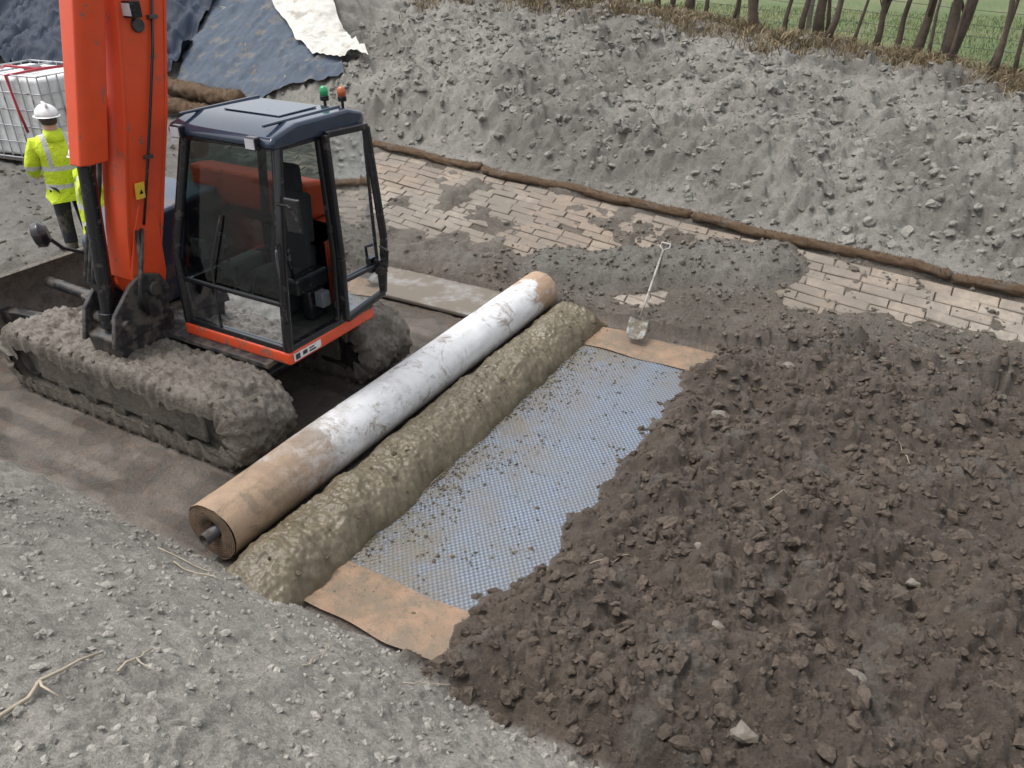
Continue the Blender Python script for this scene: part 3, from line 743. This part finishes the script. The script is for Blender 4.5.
G=Geo();G.box(-4.78,4.90,1.02,-4.68,5.02,1.16);mk('fuse_cover',G,GREYP,cab,bevel=.01)
for x in (-5.36,-5.14):
    G=Geo();G.tube([(x,4.5,.88),(x,4.46,1.2),(x,4.54,1.4)],.012,8);G.box(x-.07,4.42,.88,x+.07,4.6,.91);mk('travel_lever',G,BLACK,cab)
G=Geo();G.box(-5.8,4.42,1.45,-5.62,4.47,1.62);mk('monitor',G,GREYP,cab,bevel=.015)
G=Geo();G.tube([(-5.44,4.27,.9),(-5.42,4.3,1.5),(-5.3,4.40,1.9)],.009,8);mk('wiper',G,HOSE,cab)
G=Geo();G.box(-4.557,4.28,.77,-4.553,4.66,.84);dc=mk('decal',G,WHITEP,cab)
for (a_,b_,c_,d_) in ((4.30,4.36,.78,.83),(4.40,4.46,.79,.825),(4.49,4.58,.785,.80),(4.49,4.56,.812,.824)):
    G=Geo();G.box(-4.552,a_,c_,-4.550,b_,d_);mk('decal_mark',G,BLACK,dc)
CABMAP=False
# swing post + boom
G=Geo()
G.prism([(3.72,.45),(4.2,.45),(4.3,.9),(4.2,1.02),(3.95,1.0),(3.66,.85)],'x',-6.42,-6.02)
G.cyl((-6.22,4.2,.5),(-6.22,4.2,1.05),.15,20);G.cyl((-6.22,3.9,.38),(-6.22,3.9,.5),.17,20);sw=mk('swing_post',G,BLACKC,ex,bevel=.02)
for x in (-6.45,-6.05):
    G=Geo();G.prism([(3.62,.8),(4.2,.85),(4.3,1.15),(4.22,1.30),(4.05,1.36),(3.9,1.28),(3.7,1.08)],'x',x,x+.05);mk('boom_bracket',G,BLACKC,sw,bevel=.012)
G=Geo();G.cyl((-6.5,3.78,.98),(-5.95,3.78,.98),.05,16);mk('bracket_pin',G,BLACKC,sw,bevel=.01)
G=Geo();G.cyl((-6.5,4.12,1.2),(-5.95,4.12,1.2),.065,18);mk('bracket_pin',G,STEEL,sw,bevel=.01)
path=[(-6.22,4.12,1.12,.10,.10),(-6.21,4.14,1.3,.15,.12),(-6.19,4.22,1.7,.18,.13),(-6.165,4.32,2.15,.195,.135),(-6.13,4.42,2.6,.21,.135),(-6.10,4.51,3.1,.22,.135),(-6.08,4.6,3.6,.235,.135),(-6.07,4.55,4.1,.26,.135),(-6.06,4.2,4.65,.25,.135),(-6.06,3.7,5.0,.2,.13),(-6.06,3.2,5.2,.15,.12)]
def sweep(path,wk=1.0,hk=1.0):
    vs=[];fs=[];G=Geo()
    for i,(s,c,z,h,w) in enumerate(path):
        a=path[max(i-1,0)];b2=path[min(i+1,len(path)-1)];d=Vector((0,b2[1]-a[1],b2[2]-a[2])).normalized();nv=Vector((0,d.z,-d.y))
        for (u_,v_) in ((-1,-1),(1,-1),(1,1),(-1,1)):
            vs.append(Vector((s,c,z))+Vector((w*u_*wk,0,0))+nv*h*v_*hk)
    for i in range(len(path)-1):
        for k in range(4): fs.append((i*4+k,i*4+(k+1)%4,(i+1)*4+(k+1)%4,(i+1)*4+k))
    fs.append((0,1,2,3));fs.append(tuple((len(path)-1)*4+k for k in range(4)));G.add(vs,fs);return G
boom=mk('boom',sweep(path),ORANGE,ex,bevel=.022)
for v_ in (-1,1):
    pl=[]
    for (s,c,z,h,w) in path[1:9]: pl.append((s,c+v_*h*.97,z,.012,w+.012))
    mk('boom_flange',sweep(pl),ORANGE,boom,bevel=.004)
G=Geo();G.prism([(3.99,1.08),(4.25,1.06),(4.33,1.3),(4.36,1.75),(4.22,1.95),(4.10,1.7),(3.98,1.35)],'x',-6.07,-6.045);mk('foot_plate',G,ORANGE,boom,bevel=.006)
G=Geo();G.cyl((-6.42,4.12,1.2),(-6.02,4.12,1.2),.10,24);mk('pin_boss',G,ORANGE,boom,bevel=.01)
G=Geo();G.cyl((-6.3,4.5,3.3),(-5.93,4.5,3.3),.055,20);mk('pin_boss',G,BLACKC,boom,bevel=.01)
G=Geo();G.cyl((-6.21,3.78,.98),(-6.19,3.92,2.3),.066,20);G.cyl((-6.21,3.775,.92),(-6.209,3.785,1.06),.085,20);ram=mk('boom_ram',G,BLACK,boom,smooth=False,bevel=.006)
G=Geo();G.cyl((-6.19,3.92,2.25),(-6.12,4.25,3.9),.04,16);mk('ram_rod',G,CHROME,ram,smooth=False)
G=Geo()
def gsec(s,c,z,w=.14): return [(s-w,c+.12,z),(s-w,c-.05,z),(s-w*.65,c-.12,z),(s+w*.65,c-.12,z),(s+w,c-.05,z),(s+w,c+.12,z)]
a=gsec(-6.165,3.93,2.32,.10);b2=gsec(-6.075,4.17,3.6,.13);G.add(a+b2,[(0,1,2,3,4,5),(11,10,9,8,7,6)]+[(i,(i+1)%6,6+(i+1)%6,6+i) for i in range(6)])
mk('ram_guard',G,ORANGE,boom,bevel=.014)
for dx in (-.02,.03,.08):
    G=Geo();G.tube([(-6.30+dx,3.95,1.0),(-6.42+dx,3.80,1.3),(-6.4+dx,3.93,1.7),(-6.36+dx,4.05,2.1),(-6.3+dx,4.2,2.8)],.02,8);mk('hydraulic_hose',G,HOSE,boom,smooth=True)
for dx in (0,.05):
    G=Geo();G.tube([(-6.02+dx,4.0,1.0),(-5.93+dx*.5,3.93,1.2+dx),(-5.95+dx*.3,4.03,1.5),(-6.03,4.12+dx,1.72)],.017,8);mk('hydraulic_hose',G,HOSE,boom,smooth=True)
G=Geo();G.tube([(-5.93,4.70,3.6),(-5.94,4.58,3.1),(-5.965,4.44,2.6),(-5.995,4.33,2.2),(-6.03,4.2,1.75)],.011,8);mk('hydraulic_pipe',G,BLACK,boom,smooth=True)
for z_,c_2,s_2 in ((3.35,4.64,-5.935),(2.3,4.36,-5.985)):
    G=Geo();G.box(s_2-.02,c_2-.04,z_-.015,s_2+.018,c_2+.04,z_+.015);mk('pipe_clamp',G,STEEL,boom,bevel=.004)
G=Geo();G.cyl((-6.0,4.5,3.42),(-5.92,4.47,3.42),.02,10);G.box(-5.97,4.40,3.36,-5.85,4.49,3.48);wl=mk('boom_lamp',G,BLACK,boom,bevel=.012)
G=Geo();G.box(-5.96,4.392,3.375,-5.86,4.398,3.465);mk('lens',G,LENS,wl)
G=Geo();x=-6.012
def stk(dc2): return [(x,4.17,1.98),(x,4.25,1.98),(x+.004,4.265,2.11),(x+.004,4.185,2.11),(x+.02,4.17,1.98),(x+.02,4.25,1.98),(x+.024,4.265,2.11),(x+.024,4.185,2.11)]
G.add(stk(0),[(3,2,1,0),(4,5,6,7),(0,1,5,4),(1,2,6,5),(2,3,7,6),(3,0,4,7)])
mk('warning_sticker',G,YEL,boom)
G=Geo();G.add([(x+.0235,4.198,2.02),(x+.0235,4.238,2.02),(x+.025,4.222,2.06)],[(0,1,2)]);mk('warning_triangle',G,BLACK,boom,fixn=False)
G=Geo();G.prism([(3.3,5.05),(3.35,5.35),(3.05,5.4),(1.3,3.55),(1.25,3.3),(1.42,3.28),(3.0,4.95)],'x',-6.17,-5.95);arm=mk('dipper_arm',G,ORANGE,boom,bevel=.015)
G=Geo()
pr=[(1.35,3.5),(1.6,3.1),(1.5,2.8),(1.2,2.62),(.85,2.75),(.82,2.79),(1.18,2.69),(1.44,2.84),(1.53,3.1),(1.28,3.42)]
G.prism(pr,'x',-6.5,-5.62);G.prism([(1.35,3.5),(1.6,3.1),(1.5,2.8),(1.2,2.62),(.85,2.75)],'x',-6.53,-6.5);G.prism([(1.35,3.5),(1.6,3.1),(1.5,2.8),(1.2,2.62),(.85,2.75)],'x',-5.62,-5.59);mk('bucket',G,BLACKC,arm,bevel=.006)
G=Geo();G.tube([(-7.15,4.3,1.25),(-7.2,4.12,1.35),(-7.2,4.0,1.50)],.018,8);mm=mk('side_mirror',G,BLACK,ex)
G=Geo();G.tube([(-7.24,3.92,1.52),(-7.2,3.97,1.53),(-7.17,4.01,1.54)],[.105,.12,.07],24);mh=mk('mirror_housing',G,BLACK,mm,bevel=.01)
G=Geo();G.cyl((-7.245,3.913,1.519),(-7.242,3.917,1.52),.09,24);mk('mirror_glass',G,simple('red_brown_mirror',(.10,.07,.07),.12,dirt=.35,dscale=15),mh)

# ------------------------------------------------------------ shovel
WOOD=simple('weathered_handle',(.3,.285,.255),.6,dirt=.3)
sh=empty('shovel',-2.72,7.42,.05,'grey shovel lying on the stone slope','shovel')
ZL=.05
G=Geo();G.tube([(-2.74,7.66,.16+ZL),(-2.97,8.92,.50+ZL)],.014,10);mk('shaft',G,WOOD,sh,smooth=True)
G=Geo();G.tube([(-2.97,8.92,.50+ZL),(-3.03,8.98,.52+ZL),(-3.04,9.06,.545+ZL),(-2.92,9.04,.545+ZL),(-2.91,8.97,.52+ZL),(-2.97,8.92,.50+ZL)],.012,8);mk('grip',G,WOOD,sh,smooth=True)
G=Geo();vs=[];fs=[]
for i in range(9):
    t=i/8;wd_=.11*(1 if t>.25 else .72+1.1*t)
    for j in range(9):
        w=(j/8-.5)*2;vs.append((-2.68-t*.06*1+w*wd_,7.38+t*.27,.085+t*.11+.025*w*w+.0))
for i in range(8):
    for j in range(8): fs.append((i*9+j,i*9+j+1,(i+1)*9+j+1,(i+1)*9+j))
G.add(vs,fs);ob=mk('blade',G,simple('shovel_steel',(.2,.2,.19),.5,.4,dirt=.6,dscale=10),sh,smooth=True);so=ob.modifiers.new('s','SOLIDIFY');so.thickness=.006

# ------------------------------------------------------------ tarpaulins
def tarp(name,quad,mat,off,amp,label,cat,seed,n=130,edge=.12):
    (a,b,c,d)=[np.array(q) for q in quad]
    U,Vv=np.meshgrid(np.linspace(0,1,n),np.linspace(0,1,n),indexing='ij');U=U.ravel()[:,None];Vv=Vv.ravel()[:,None]
    q=a*(1-U)*(1-Vv)+b*U*(1-Vv)+c*U*Vv+d*(1-U)*Vv
    s=q[:,0]+edge*fbm(q[:,0],q[:,1],.8,2,seed+9);c_=q[:,1]+edge*fbm(q[:,0],q[:,1],.8,2,seed+8)
    z=macro(s,c_)+off
    r1_=1-np.abs(fbm(s*1.0,c_*.45,.7,3,seed))*2.2;r2_=1-np.abs(fbm(s*.5,c_*1.2,.9,3,seed+4))*2.2;r3_=1-np.abs(fbm(s*.8,c_*.5,.3,2,seed+6))*2.4
    z=z+amp*np.clip(r1_,-.2,1)**1+amp*.7*np.clip(r2_,-.2,1)+amp*.3*np.clip(r3_,-.2,1)
    o0=quad[0];V=np.stack([s-o0[0],c_-o0[1],z-1],-1)
    me=new_mesh(name,V,grid_faces(n,n)[:,::-1]);me.materials.append(mat)
    o=bpy.data.objects.new(name,me);link(o);o.location=P(o0[0],o0[1],1);o.rotation_euler=(0,0,RZ);tag(o,label,cat);return o
TB=simple('dark_blue_tarp',(.018,.027,.045),.6,dirt=.08,dscale=2,dirtcol=(.04,.045,.05),var=.2,vscale=2,spec=.18)
TG=simple('grey_blue_tarp',(.06,.077,.102),.75,dirt=.25,dscale=3,dirtcol=(.13,.122,.108),var=.15,spec=.2)
TW=simple('pale_liner',(.45,.435,.395),.7,dirt=.3,dscale=2.5,dirtcol=(.28,.26,.225))
tarp('tarpaulin',[(-27,11.9),(-15.2,11.9),(-16.8,17.5),(-30,17.5)],TB,.08,.22,'crumpled dark blue tarpaulin over the bank','tarpaulin',401,190)
tarp('tarpaulin',[(-15.0,11.7),(-10.3,11.9),(-12.3,14.2),(-16.6,15.5)],TG,.10,.07,'dusty grey blue tarpaulin pinned over spoil','tarpaulin',411)
tarp('liner_strip',[(-11.6,12.55),(-9.9,12.15),(-15.4,16.9),(-17.0,16.1)],TW,.27,.015,'pale off white liner strip laid across tarpaulins','liner',421,130,.05)

# ------------------------------------------------------------ IBC
TANK=simple('milky_plastic',(.62,.63,.62),.45,dirt=.1,dscale=3,dirtcol=(.45,.43,.4))
GALV=simple('galvanised_tube',(.42,.43,.44),.4,.6,dirt=.2)
WIRE=simple('fence_wire',(.12,.12,.11),.6,.3)
PAL=simple('pallet_dirty',(.12,.11,.10),.8,dirt=.5)
def ibc(s0,c0,z0,rot):
    e=empty('liquid_container',s0,c0,z0,'white caged liquid container on pallet with red hose','tank',rot)
    W,D,H=.78,.62,1.42
    G=Geo();G.box(s0-W+.03,c0-D+.03,z0+.19,s0+W-.03,c0+D-.03,z0+H-.03);tk=mk('tank',G,TANK,e,bevel=.07)
    G=Geo();G.cyl((s0,c0,z0+H-.05),(s0,c0,z0+H+.03),.13,24);mk('cap',G,simple('cap_dark',(.04,.04,.045),.5),tk,bevel=.01)
    G=Geo();r=.011
    for k in range(9):
        x=s0-W+2*W*k/8
        for y in (c0-D,c0+D): G.cyl((x,y,z0+.16),(x,y,z0+H),r,8)
    for k in range(1,7):
        y=c0-D+2*D*k/7
        for x in (s0-W,s0+W): G.cyl((x,y,z0+.16),(x,y,z0+H),r,8)
    for j in range(6):
        z=z0+.18+(H-.18)*j/5
        G.tube([(s0-W,c0-D,z),(s0+W,c0-D,z),(s0+W,c0+D,z),(s0-W,c0+D,z),(s0-W,c0-D,z)],r*1.1,8)
    for x in (s0-.25,s0+.25): G.cyl((x,c0-D,z0+H),(x,c0+D,z0+H),r*1.3,8)
    mk('cage',G,GALV,e)
    G=Geo()
    for y in (c0-D+.08,c0,c0+D-.08): G.box(s0-W,y-.07,z0,s0+W,y+.07,z0+.03)
    for x in (s0-W+.1,s0,s0+W-.1):
        for y in (c0-D+.1,c0,c0+D-.1): G.box(x-.09,y-.07,z0+.028,x+.09,y+.07,z0+.122)
    G.box(s0-W,c0-D,z0+.12,s0+W,c0+D,z0+.16);mk('pallet',G,PAL,e,bevel=.006)
    G=Geo();G.tube([(s0-.3,c0-.3,z0+H+.03),(s0,c0-.45,z0+H+.1),(s0+.35,c0-.2,z0+H+.04),(s0+.55,c0+.1,z0+H+.05),(s0+.5,c0-.35,z0+H+.06),(s0+.2,c0-D-.04,z0+H),(s0+.28,c0-D-.05,z0+H-.5),(s0+.35,c0-D-.05,z0+.6)],.02,10)
    mk('hose',G,simple('red_hose',(.35,.02,.03),.4),e,smooth=True)
ibc(-13.1,7.85,.6,math.radians(8))

# ------------------------------------------------------------ people
def hivis():
    m=M('hi_vis_yellow');x,y,z=m.sep()
    def band(a,b): return m.math('MULTIPLY',m.math('GREATER_THAN',z,a),m.math('LESS_THAN',z,b))
    bb=m.math('MAXIMUM',band(.89,.945),band(1.10,1.155))
    ax=m.math('ABSOLUTE',x);v=m.math('MULTIPLY',m.math('MULTIPLY',m.math('GREATER_THAN',ax,.10),m.math('LESS_THAN',ax,.15)),m.math('GREATER_THAN',z,1.155))
    bb=m.math('MAXIMUM',bb,v)
    c=m.mix(m.mr(m.noise(6,5),.35,.65),(.56,.70,.02),(.46,.60,.015))
    m.col(m.mix(bb,c,(.45,.46,.45)));m.rough(.7);m.bump(m.noise(9,4,.6),.9,.05);return m.m
HIVIS=hivis()
SKIN=simple('skin',(.42,.25,.18),.55,bs=0);TROU=simple('dark_trousers',(.02,.022,.03),.8,dirt=.25);BOOT=simple('boots',(.035,.028,.02),.6,dirt=.6)
HAIR=simple('dark_hair',(.03,.02,.015),.6,bs=.5);HELM=simple('white_hard_hat',(.68,.68,.67),.3,dirt=.02)
EYE=simple('eye_white',(.6,.6,.6),.3,bs=0)
def skinmesh(name,verts,edges,radii,mat,parent,root=0,sub=2):
    me=bpy.data.meshes.new(name+'_s');me.from_pydata(verts,edges,[])
    o=bpy.data.objects.new(name+'_s',me);COLL.objects.link(o)
    md_=o.modifiers.new('k','SKIN')
    for i,r in enumerate(radii):
        sv=me.skin_vertices[0].data[i];sv.radius=(r,r) if not isinstance(r,tuple) else r
        sv.use_root=(i==root)
    sb=o.modifiers.new('s','SUBSURF');sb.levels=sub;sb.render_levels=sub
    dg=bpy.context.evaluated_depsgraph_get();ev=o.evaluated_get(dg)
    nm=bpy.data.meshes.new_from_object(ev);bpy.data.objects.remove(o)
    nm.name=name;nm.materials.clear();nm.materials.append(mat)
    nm.polygons.foreach_set('use_smooth',[True]*len(nm.polygons))
    q=bpy.data.objects.new(name,nm);link(q,parent);return q
def person(s,c,z,yaw,label,arm=(.08,.30),hat=True):
    e=bpy.data.objects.new('person',None);link(e);e.location=P(s,c,z);e.rotation_euler=(0,0,yaw);tag(e,label,'person',None,'site workers');e['_o']=[0,0,0]
    ef,wf=arm
    V=[(0,0,.96),(0,.0,1.16),(0,-.01,1.36),(0,0,1.48),(0,.02,1.56),(0,.03,1.66),(0,.03,1.73)];R_=[(.15,.11),(.14,.10),(.17,.11),(.06,.06),(.07,.08),(.078,.095),(.06,.07)]
    E=[(0,1),(1,2),(2,3),(3,4),(4,5),(5,6)]
    def addv(p,r,f): V.append(p);R_.append(r);E.append((f,len(V)-1));return len(V)-1
    addv((0,.135,1.63),.012,4)
    for sg in (-1,1):
        a=addv((sg*.18,-.01,1.41),.065,2);b=addv((sg*.25,ef,1.14),.045,a);w=addv((sg*.22,wf,1.0),.03,b);pm=addv((sg*.21,wf+.07,.965),(.04,.022),w)
        for q in range(4):
            ox=(q-1.5)*.021;ln=(.04,.047,.044,.034)[q]
            k1=addv((sg*.21+ox,wf+.12,.95),.009,pm);k2=addv((sg*.21+ox,wf+.12+ln*.7,.925),.0085,k1);addv((sg*.21+ox,wf+.12+ln*.8,.895),.008,k2)
        t1=addv((sg*.21-sg*.045,wf+.07,.945),.011,pm);addv((sg*.21-sg*.05,wf+.11,.925),.009,t1)
        h=addv((sg*.095,0,.88),.088,0);k=addv((sg*.115,.03,.5),.055,h);an=addv((sg*.125,-.01,.09),.038,k);addv((sg*.14,.13,.04),.035,an)
    skinmesh('body',V,E,R_,SKIN,e,0,1)
    V=[(0,0,.76),(0,0,.95),(0,-.005,1.18),(0,-.01,1.37),(0,0,1.50)];R_=[(.235,.19),(.235,.19),(.24,.18),(.25,.165),(.11,.11)];E=[(0,1),(1,2),(2,3),(3,4)]
    for sg in (-1,1):
        a=addv((sg*.21,-.01,1.39),.115,3);b=addv((sg*.30,ef,1.12),.095,a);w=addv((sg*.25,wf,1.0),.07,b)
    skinmesh('jacket',V,E,R_,HIVIS,e,1,2)
    V=[(0,0,.94)];R_=[(.17,.13)];E=[]
    for sg in (-1,1):
        h=addv((sg*.1,0,.84),.12,0);k=addv((sg*.115,.03,.5),.095,h);an=addv((sg*.125,-.01,.12),.08,k)
    skinmesh('trousers',V,E,R_,TROU,e,0,2)
    for sg in (-1,1):
        G=Geo();G.tube([(sg*.125,-.02,.0),(sg*.125,-.02,.1),(sg*.125,-.015,.2)],[.066,.064,.07],14);G.ball((sg*.135,.08,.03),.055,.12,.065,zmin=-.4);mk('boot',G,BOOT,e,org=(0,0,0),smooth=True)
    G=Geo();G.ball((0,.015,1.655),.092,.108,.10,18,12,zmin=-.55);mk('hair',G,HAIR,e,org=(0,0,0),smooth=True)
    G=Geo();G.tube([(0,-.02,1.44),(0,-.035,1.54)],[.13,.10],14);mk('hood',G,HIVIS,e,org=(0,0,0),smooth=True)
    G=Geo();G.ball((0,.02,1.70),.13,.152,.13,24,14,zmin=0)
    vs=[];fs=[]
    for k in range(24):
        a=2*math.pi*k/24;
        for r_,zz in ((.0,.0),(1,-.012)):
            ex_=.03*max(0,math.sin(a))+.016
            vs.append(((.125+ex_*r_)*math.cos(a),.02+(.147+ex_*r_*1.6)*math.sin(a),1.705+zz))
    for k in range(24): fs.append((2*k,2*k+1,2*((k+1)%24)+1,2*((k+1)%24)))
    G.add(vs,fs);G.box(-.012,-.1,1.80,.012,.13,1.842);mk('hard_hat',G,HELM,e,org=(0,0,0),smooth=True)
    for sg in (-1,1):
        G=Geo();G.ball((sg*.03,.122,1.665),.011);mk('eye',G,EYE,e,org=(0,0,0),smooth=True)
    return e
p1=person(-9.42,5.66,.36,math.radians(38),'worker in yellow hi vis jacket and white hard hat')
p2=person(-8.93,5.63,-.02,math.radians(-60),'worker in yellow hi vis jacket standing behind excavator',(.02,.12))

# ------------------------------------------------------------ hedge trees, fence, dry grass
BARK=simple('dark_bark',(.085,.064,.046),.9,bs=.8,bd=.02,bscale=30,var=.35)
us=[548,566,583,592,610,640,655,678,697,720,735,748,755,783,797,815,830,843,862,870,888,905,915,925,948,955,966,978,993,1014,1040,1066]
for i,u in enumerate(us):
    s=.12-(1000-u)*.0185+rng.normal(0,.12);c=17.3+rng.uniform(-.2,1.1)
    z=float(nodetail_z(s,c)[0])-.08
    r=rng.choice([.03,.04,.055,.09,.035]) ;lx=rng.normal(.10,.13);ly=rng.normal(0,.1)
    e=empty('hedge_tree',s,c,z,'slender bare winter tree in a hedgerow','tree',0,'hedgerow trees')
    G=Geo();H_=rng.uniform(4,6);pts=[];rs=[]
    for k in range(12):
        t=k/11;pts.append((s+lx*t*H_*.5+.14*mnoise.noise(Vector((i*3.3,t*4,0))),c+ly*t*H_*.4+.14*mnoise.noise(Vector((i*3.3,t*4,5))),z+t*H_));rs.append(r*(1.5 if k==0 else (1.1 if k==1 else 1-.75*t)))
    G.tube(pts,rs,9);tk=mk('trunk',G,BARK,e,smooth=True)
    for b_ in range(5):
        k=int(rng.integers(2,10));p=Vector(pts[k]);a=rng.uniform(0,6.28);L=rng.uniform(.5,1.5)
        d=Vector((math.cos(a)*.5,math.sin(a)*.5,1)).normalized()
        q=p+d*L*.5+Vector((0,0,.05));w=q+(d+Vector((rng.normal(0,.3),rng.normal(0,.3),.3))).normalized()*L*.6
        G=Geo();G.tube([p,q,w],[rs[k]*.5,rs[k]*.3,.006],6)
        for t2 in range(4):
            q2=q.lerp(w,rng.random()*.8);w2=q2+Vector((rng.normal(0,.25),rng.normal(0,.25),rng.uniform(.1,.5)));G.tube([q2,w2],[.009,.004],4)
        mk('limb',G,BARK,tk,smooth=True)
fe=empty('wire_fence',-3,18.6,1.2,'post and wire field fence behind the hedgerow','fence')
posts=[(-14+2.6*k,18.7) for k in range(10)]
FP=simple('fence_post',(.16,.14,.11),.9)
for (s,c) in posts:
    z=float(macro(np.array([s]),np.array([c]))[0]);G=Geo();G.box(s-.045,c-.045,z-.1,s+.045,c+.045,z+1.15);mk('post',G,FP,fe,bevel=.008)
for h in (.2,.4,.6,.8,1.05):
    G=Geo();G.tube([(s,c-.05,float(macro(np.array([s]),np.array([c]))[0])+h) for (s,c) in posts],.006,5);mk('wire',G,WIRE,fe)
def blades(name,s,c,z,h,cols,mat,label):
    n=len(s);a=rng.uniform(0,6.28,n);w=.006+.006*rng.random(n);lean=rng.normal(0,.6,(n,2))*h[:,None]
    xy=np.array([P(s[i],c[i])[:2] for i in range(n)])
    dx=np.cos(a)*w;dy=np.sin(a)*w
    b0=np.stack([xy[:,0]-dx,xy[:,1]-dy,z-.02],-1);b1=np.stack([xy[:,0]+dx,xy[:,1]+dy,z-.02],-1)
    m1=np.stack([xy[:,0]+dx*.7+lean[:,0]*.4,xy[:,1]+dy*.7+lean[:,1]*.4,z+h*.6],-1);m0=m1-np.stack([dx*1.4,dy*1.4,dx*0],-1)
    t=np.stack([xy[:,0]+lean[:,0],xy[:,1]+lean[:,1],z+h*.75],-1)
    V=np.stack([b0,b1,m1,m0,t],1).reshape(-1,3);i=np.arange(n)*5
    F=np.concatenate([np.stack([i,i+1,i+2],-1),np.stack([i,i+2,i+3],-1),np.stack([i+3,i+2,i+4],-1)])
    me=new_mesh(name,V,F,np.repeat(cols,5,0),smooth=False);me.materials.append(mat)
    o=bpy.data.objects.new(name,me);link(o);tag(o,label,None,'stuff')
GR=attr_mat('dry_grass_blade',.8,.0,.001,10,.1)
n=46000;s_=rng.uniform(-15,6,n);c_=17.2+rng.normal(0,.5,n)+.9*fbm(s_,s_*0,1.5,2,501)
k=fbm(s_,c_,.6,3,502)>rng.uniform(-.25,.15,n);s_=s_[k];c_=c_[k];z_=macro(s_,c_)
cg=lerp(np.array([[.32,.25,.15]]),np.array([[.12,.095,.055]]),rng.random((len(s_),1)))*rng.uniform(.6,1.15,(len(s_),1))
blades('dry_grass',s_,c_,z_,rng.uniform(.06,.36,len(s_)),cg,GR,'straw coloured dry grass on the bank top')
n=30000;s_=rng.uniform(-12,16,n);c_=rng.uniform(18.6,34,n);z_=macro(s_,c_)
cg=lerp(np.array([[.085,.13,.035]]),np.array([[.14,.15,.06]]),rng.random((n,1)))
blades('field_grass',s_,c_,z_,rng.uniform(.06,.16,n),cg,GR,'short green grass of the field')

# ------------------------------------------------------------ stones and twigs
PALE=simple('pale_stone',(.17,.155,.13),.85,dirt=.5,dscale=12,bs=.7,bd=.01)
for k,(s,c,r) in enumerate(((-.95,4.25,.04),(.15,3.55,.065),(.35,4.7,.05),(-.62,3.55,.055),(-1.35,6.0,.08),(.6,5.6,.04),(-1.0,7.0,.06),(-.3,2.95,.08))):
    V,F=VAR3[k%5];z=float(nodetail_z(s,c)[0]);G=Geo();G.add([(s+v[0]*r,c+v[1]*r*.8,z+r*.1+v[2]*r*.6) for v in V],[tuple(int(i) for i in f) for f in F])
    mk('stone',G,PALE,org=(s,c,z),label='pale rough stone lying on dark soil',category='stone',group='loose stones')
TWIG=simple('dry_twig',(.36,.31,.23),.85,bs=.4)
for k,(s,c,L,a,r) in enumerate(((-2.45,.62,.62,1.95,.010),(-2.5,1.15,.3,2.2,.007),(-2.3,1.9,.4,2.0,.004),(-3.9,2.35,.35,.2,.006),(-4.2,2.45,.5,.1,.005),(-2.0,2.3,.3,1.0,.004),(-.7,5.0,.25,.5,.004),(-1.5,1.2,.22,.3,.004),(-1.6,3.9,.3,.9,.004),(.2,6.2,.3,2.2,.004))):
    pts=[]
    for t in range(7):
        x=s+math.cos(a)*L*t/6+.04*mnoise.noise(Vector((k,t*.7,0)));y=c+math.sin(a)*L*t/6+.04*mnoise.noise(Vector((k,t*.7,9)))
        pts.append((x,y,float(nodetail_z(x,y)[0])+r+.012))
    G=Geo();G.tube(pts,[r*(1-.08*t) for t in range(7)],7)
    if k in(0,1): G.tube([pts[3],(pts[3][0]+.08,pts[3][1]-.03,pts[3][2]+.05),(pts[3][0]+.16,pts[3][1]-.02,pts[3][2]+.03)],[r*.7,r*.5,r*.3],6)
    mk('twig',G,TWIG,org=(s,c,pts[0][2]),smooth=True,label='dry pale twig lying on the soil',category='twig',group='loose twigs')

# ------------------------------------------------------------ light, world, camera
w=bpy.data.worlds.new('World');sc.world=w;w.use_nodes=True;nt=w.node_tree
bg=nt.nodes['Background'];sky=nt.nodes.new('ShaderNodeTexSky');sky.sky_type='NISHITA';sky.sun_disc=False
EL=math.radians(66);AZ=math.radians(-80)
sky.sun_elevation=EL;sky.sun_rotation=AZ;sky.air_density=1.0;sky.dust_density=4;sky.altitude=0
hs=nt.nodes.new('ShaderNodeHueSaturation');hs.inputs['Saturation'].default_value=.25;hs.inputs['Value'].default_value=2.0
nt.links.new(sky.outputs[0],hs.inputs['Color']);nt.links.new(hs.outputs[0],bg.inputs[0]);bg.inputs[1].default_value=.15
sl=bpy.data.lights.new('Sun','SUN');sl.energy=1.5;sl.angle=math.radians(22);sl.color=(1,.97,.93)
so=bpy.data.objects.new('Sun',sl);link(so)
d=Vector((math.sin(AZ)*math.cos(EL),math.cos(AZ)*math.cos(EL),math.sin(EL)))
so.rotation_euler=d.to_track_quat('Z','Y').to_euler()
cam=bpy.data.cameras.new('Camera');cam.lens=28.125;cam.sensor_width=36;cam.clip_end=1000;cam.clip_start=.05
co=bpy.data.objects.new('Camera',cam);link(co);co.location=(0,0,4);co.rotation_euler=(math.radians(60),0,0);sc.camera=co
sc.view_settings.view_transform='Standard';sc.view_settings.look='None';sc.view_settings.exposure=0;sc.view_settings.gamma=1
for o in bpy.data.objects:
    if '_o' in o: del o['_o']
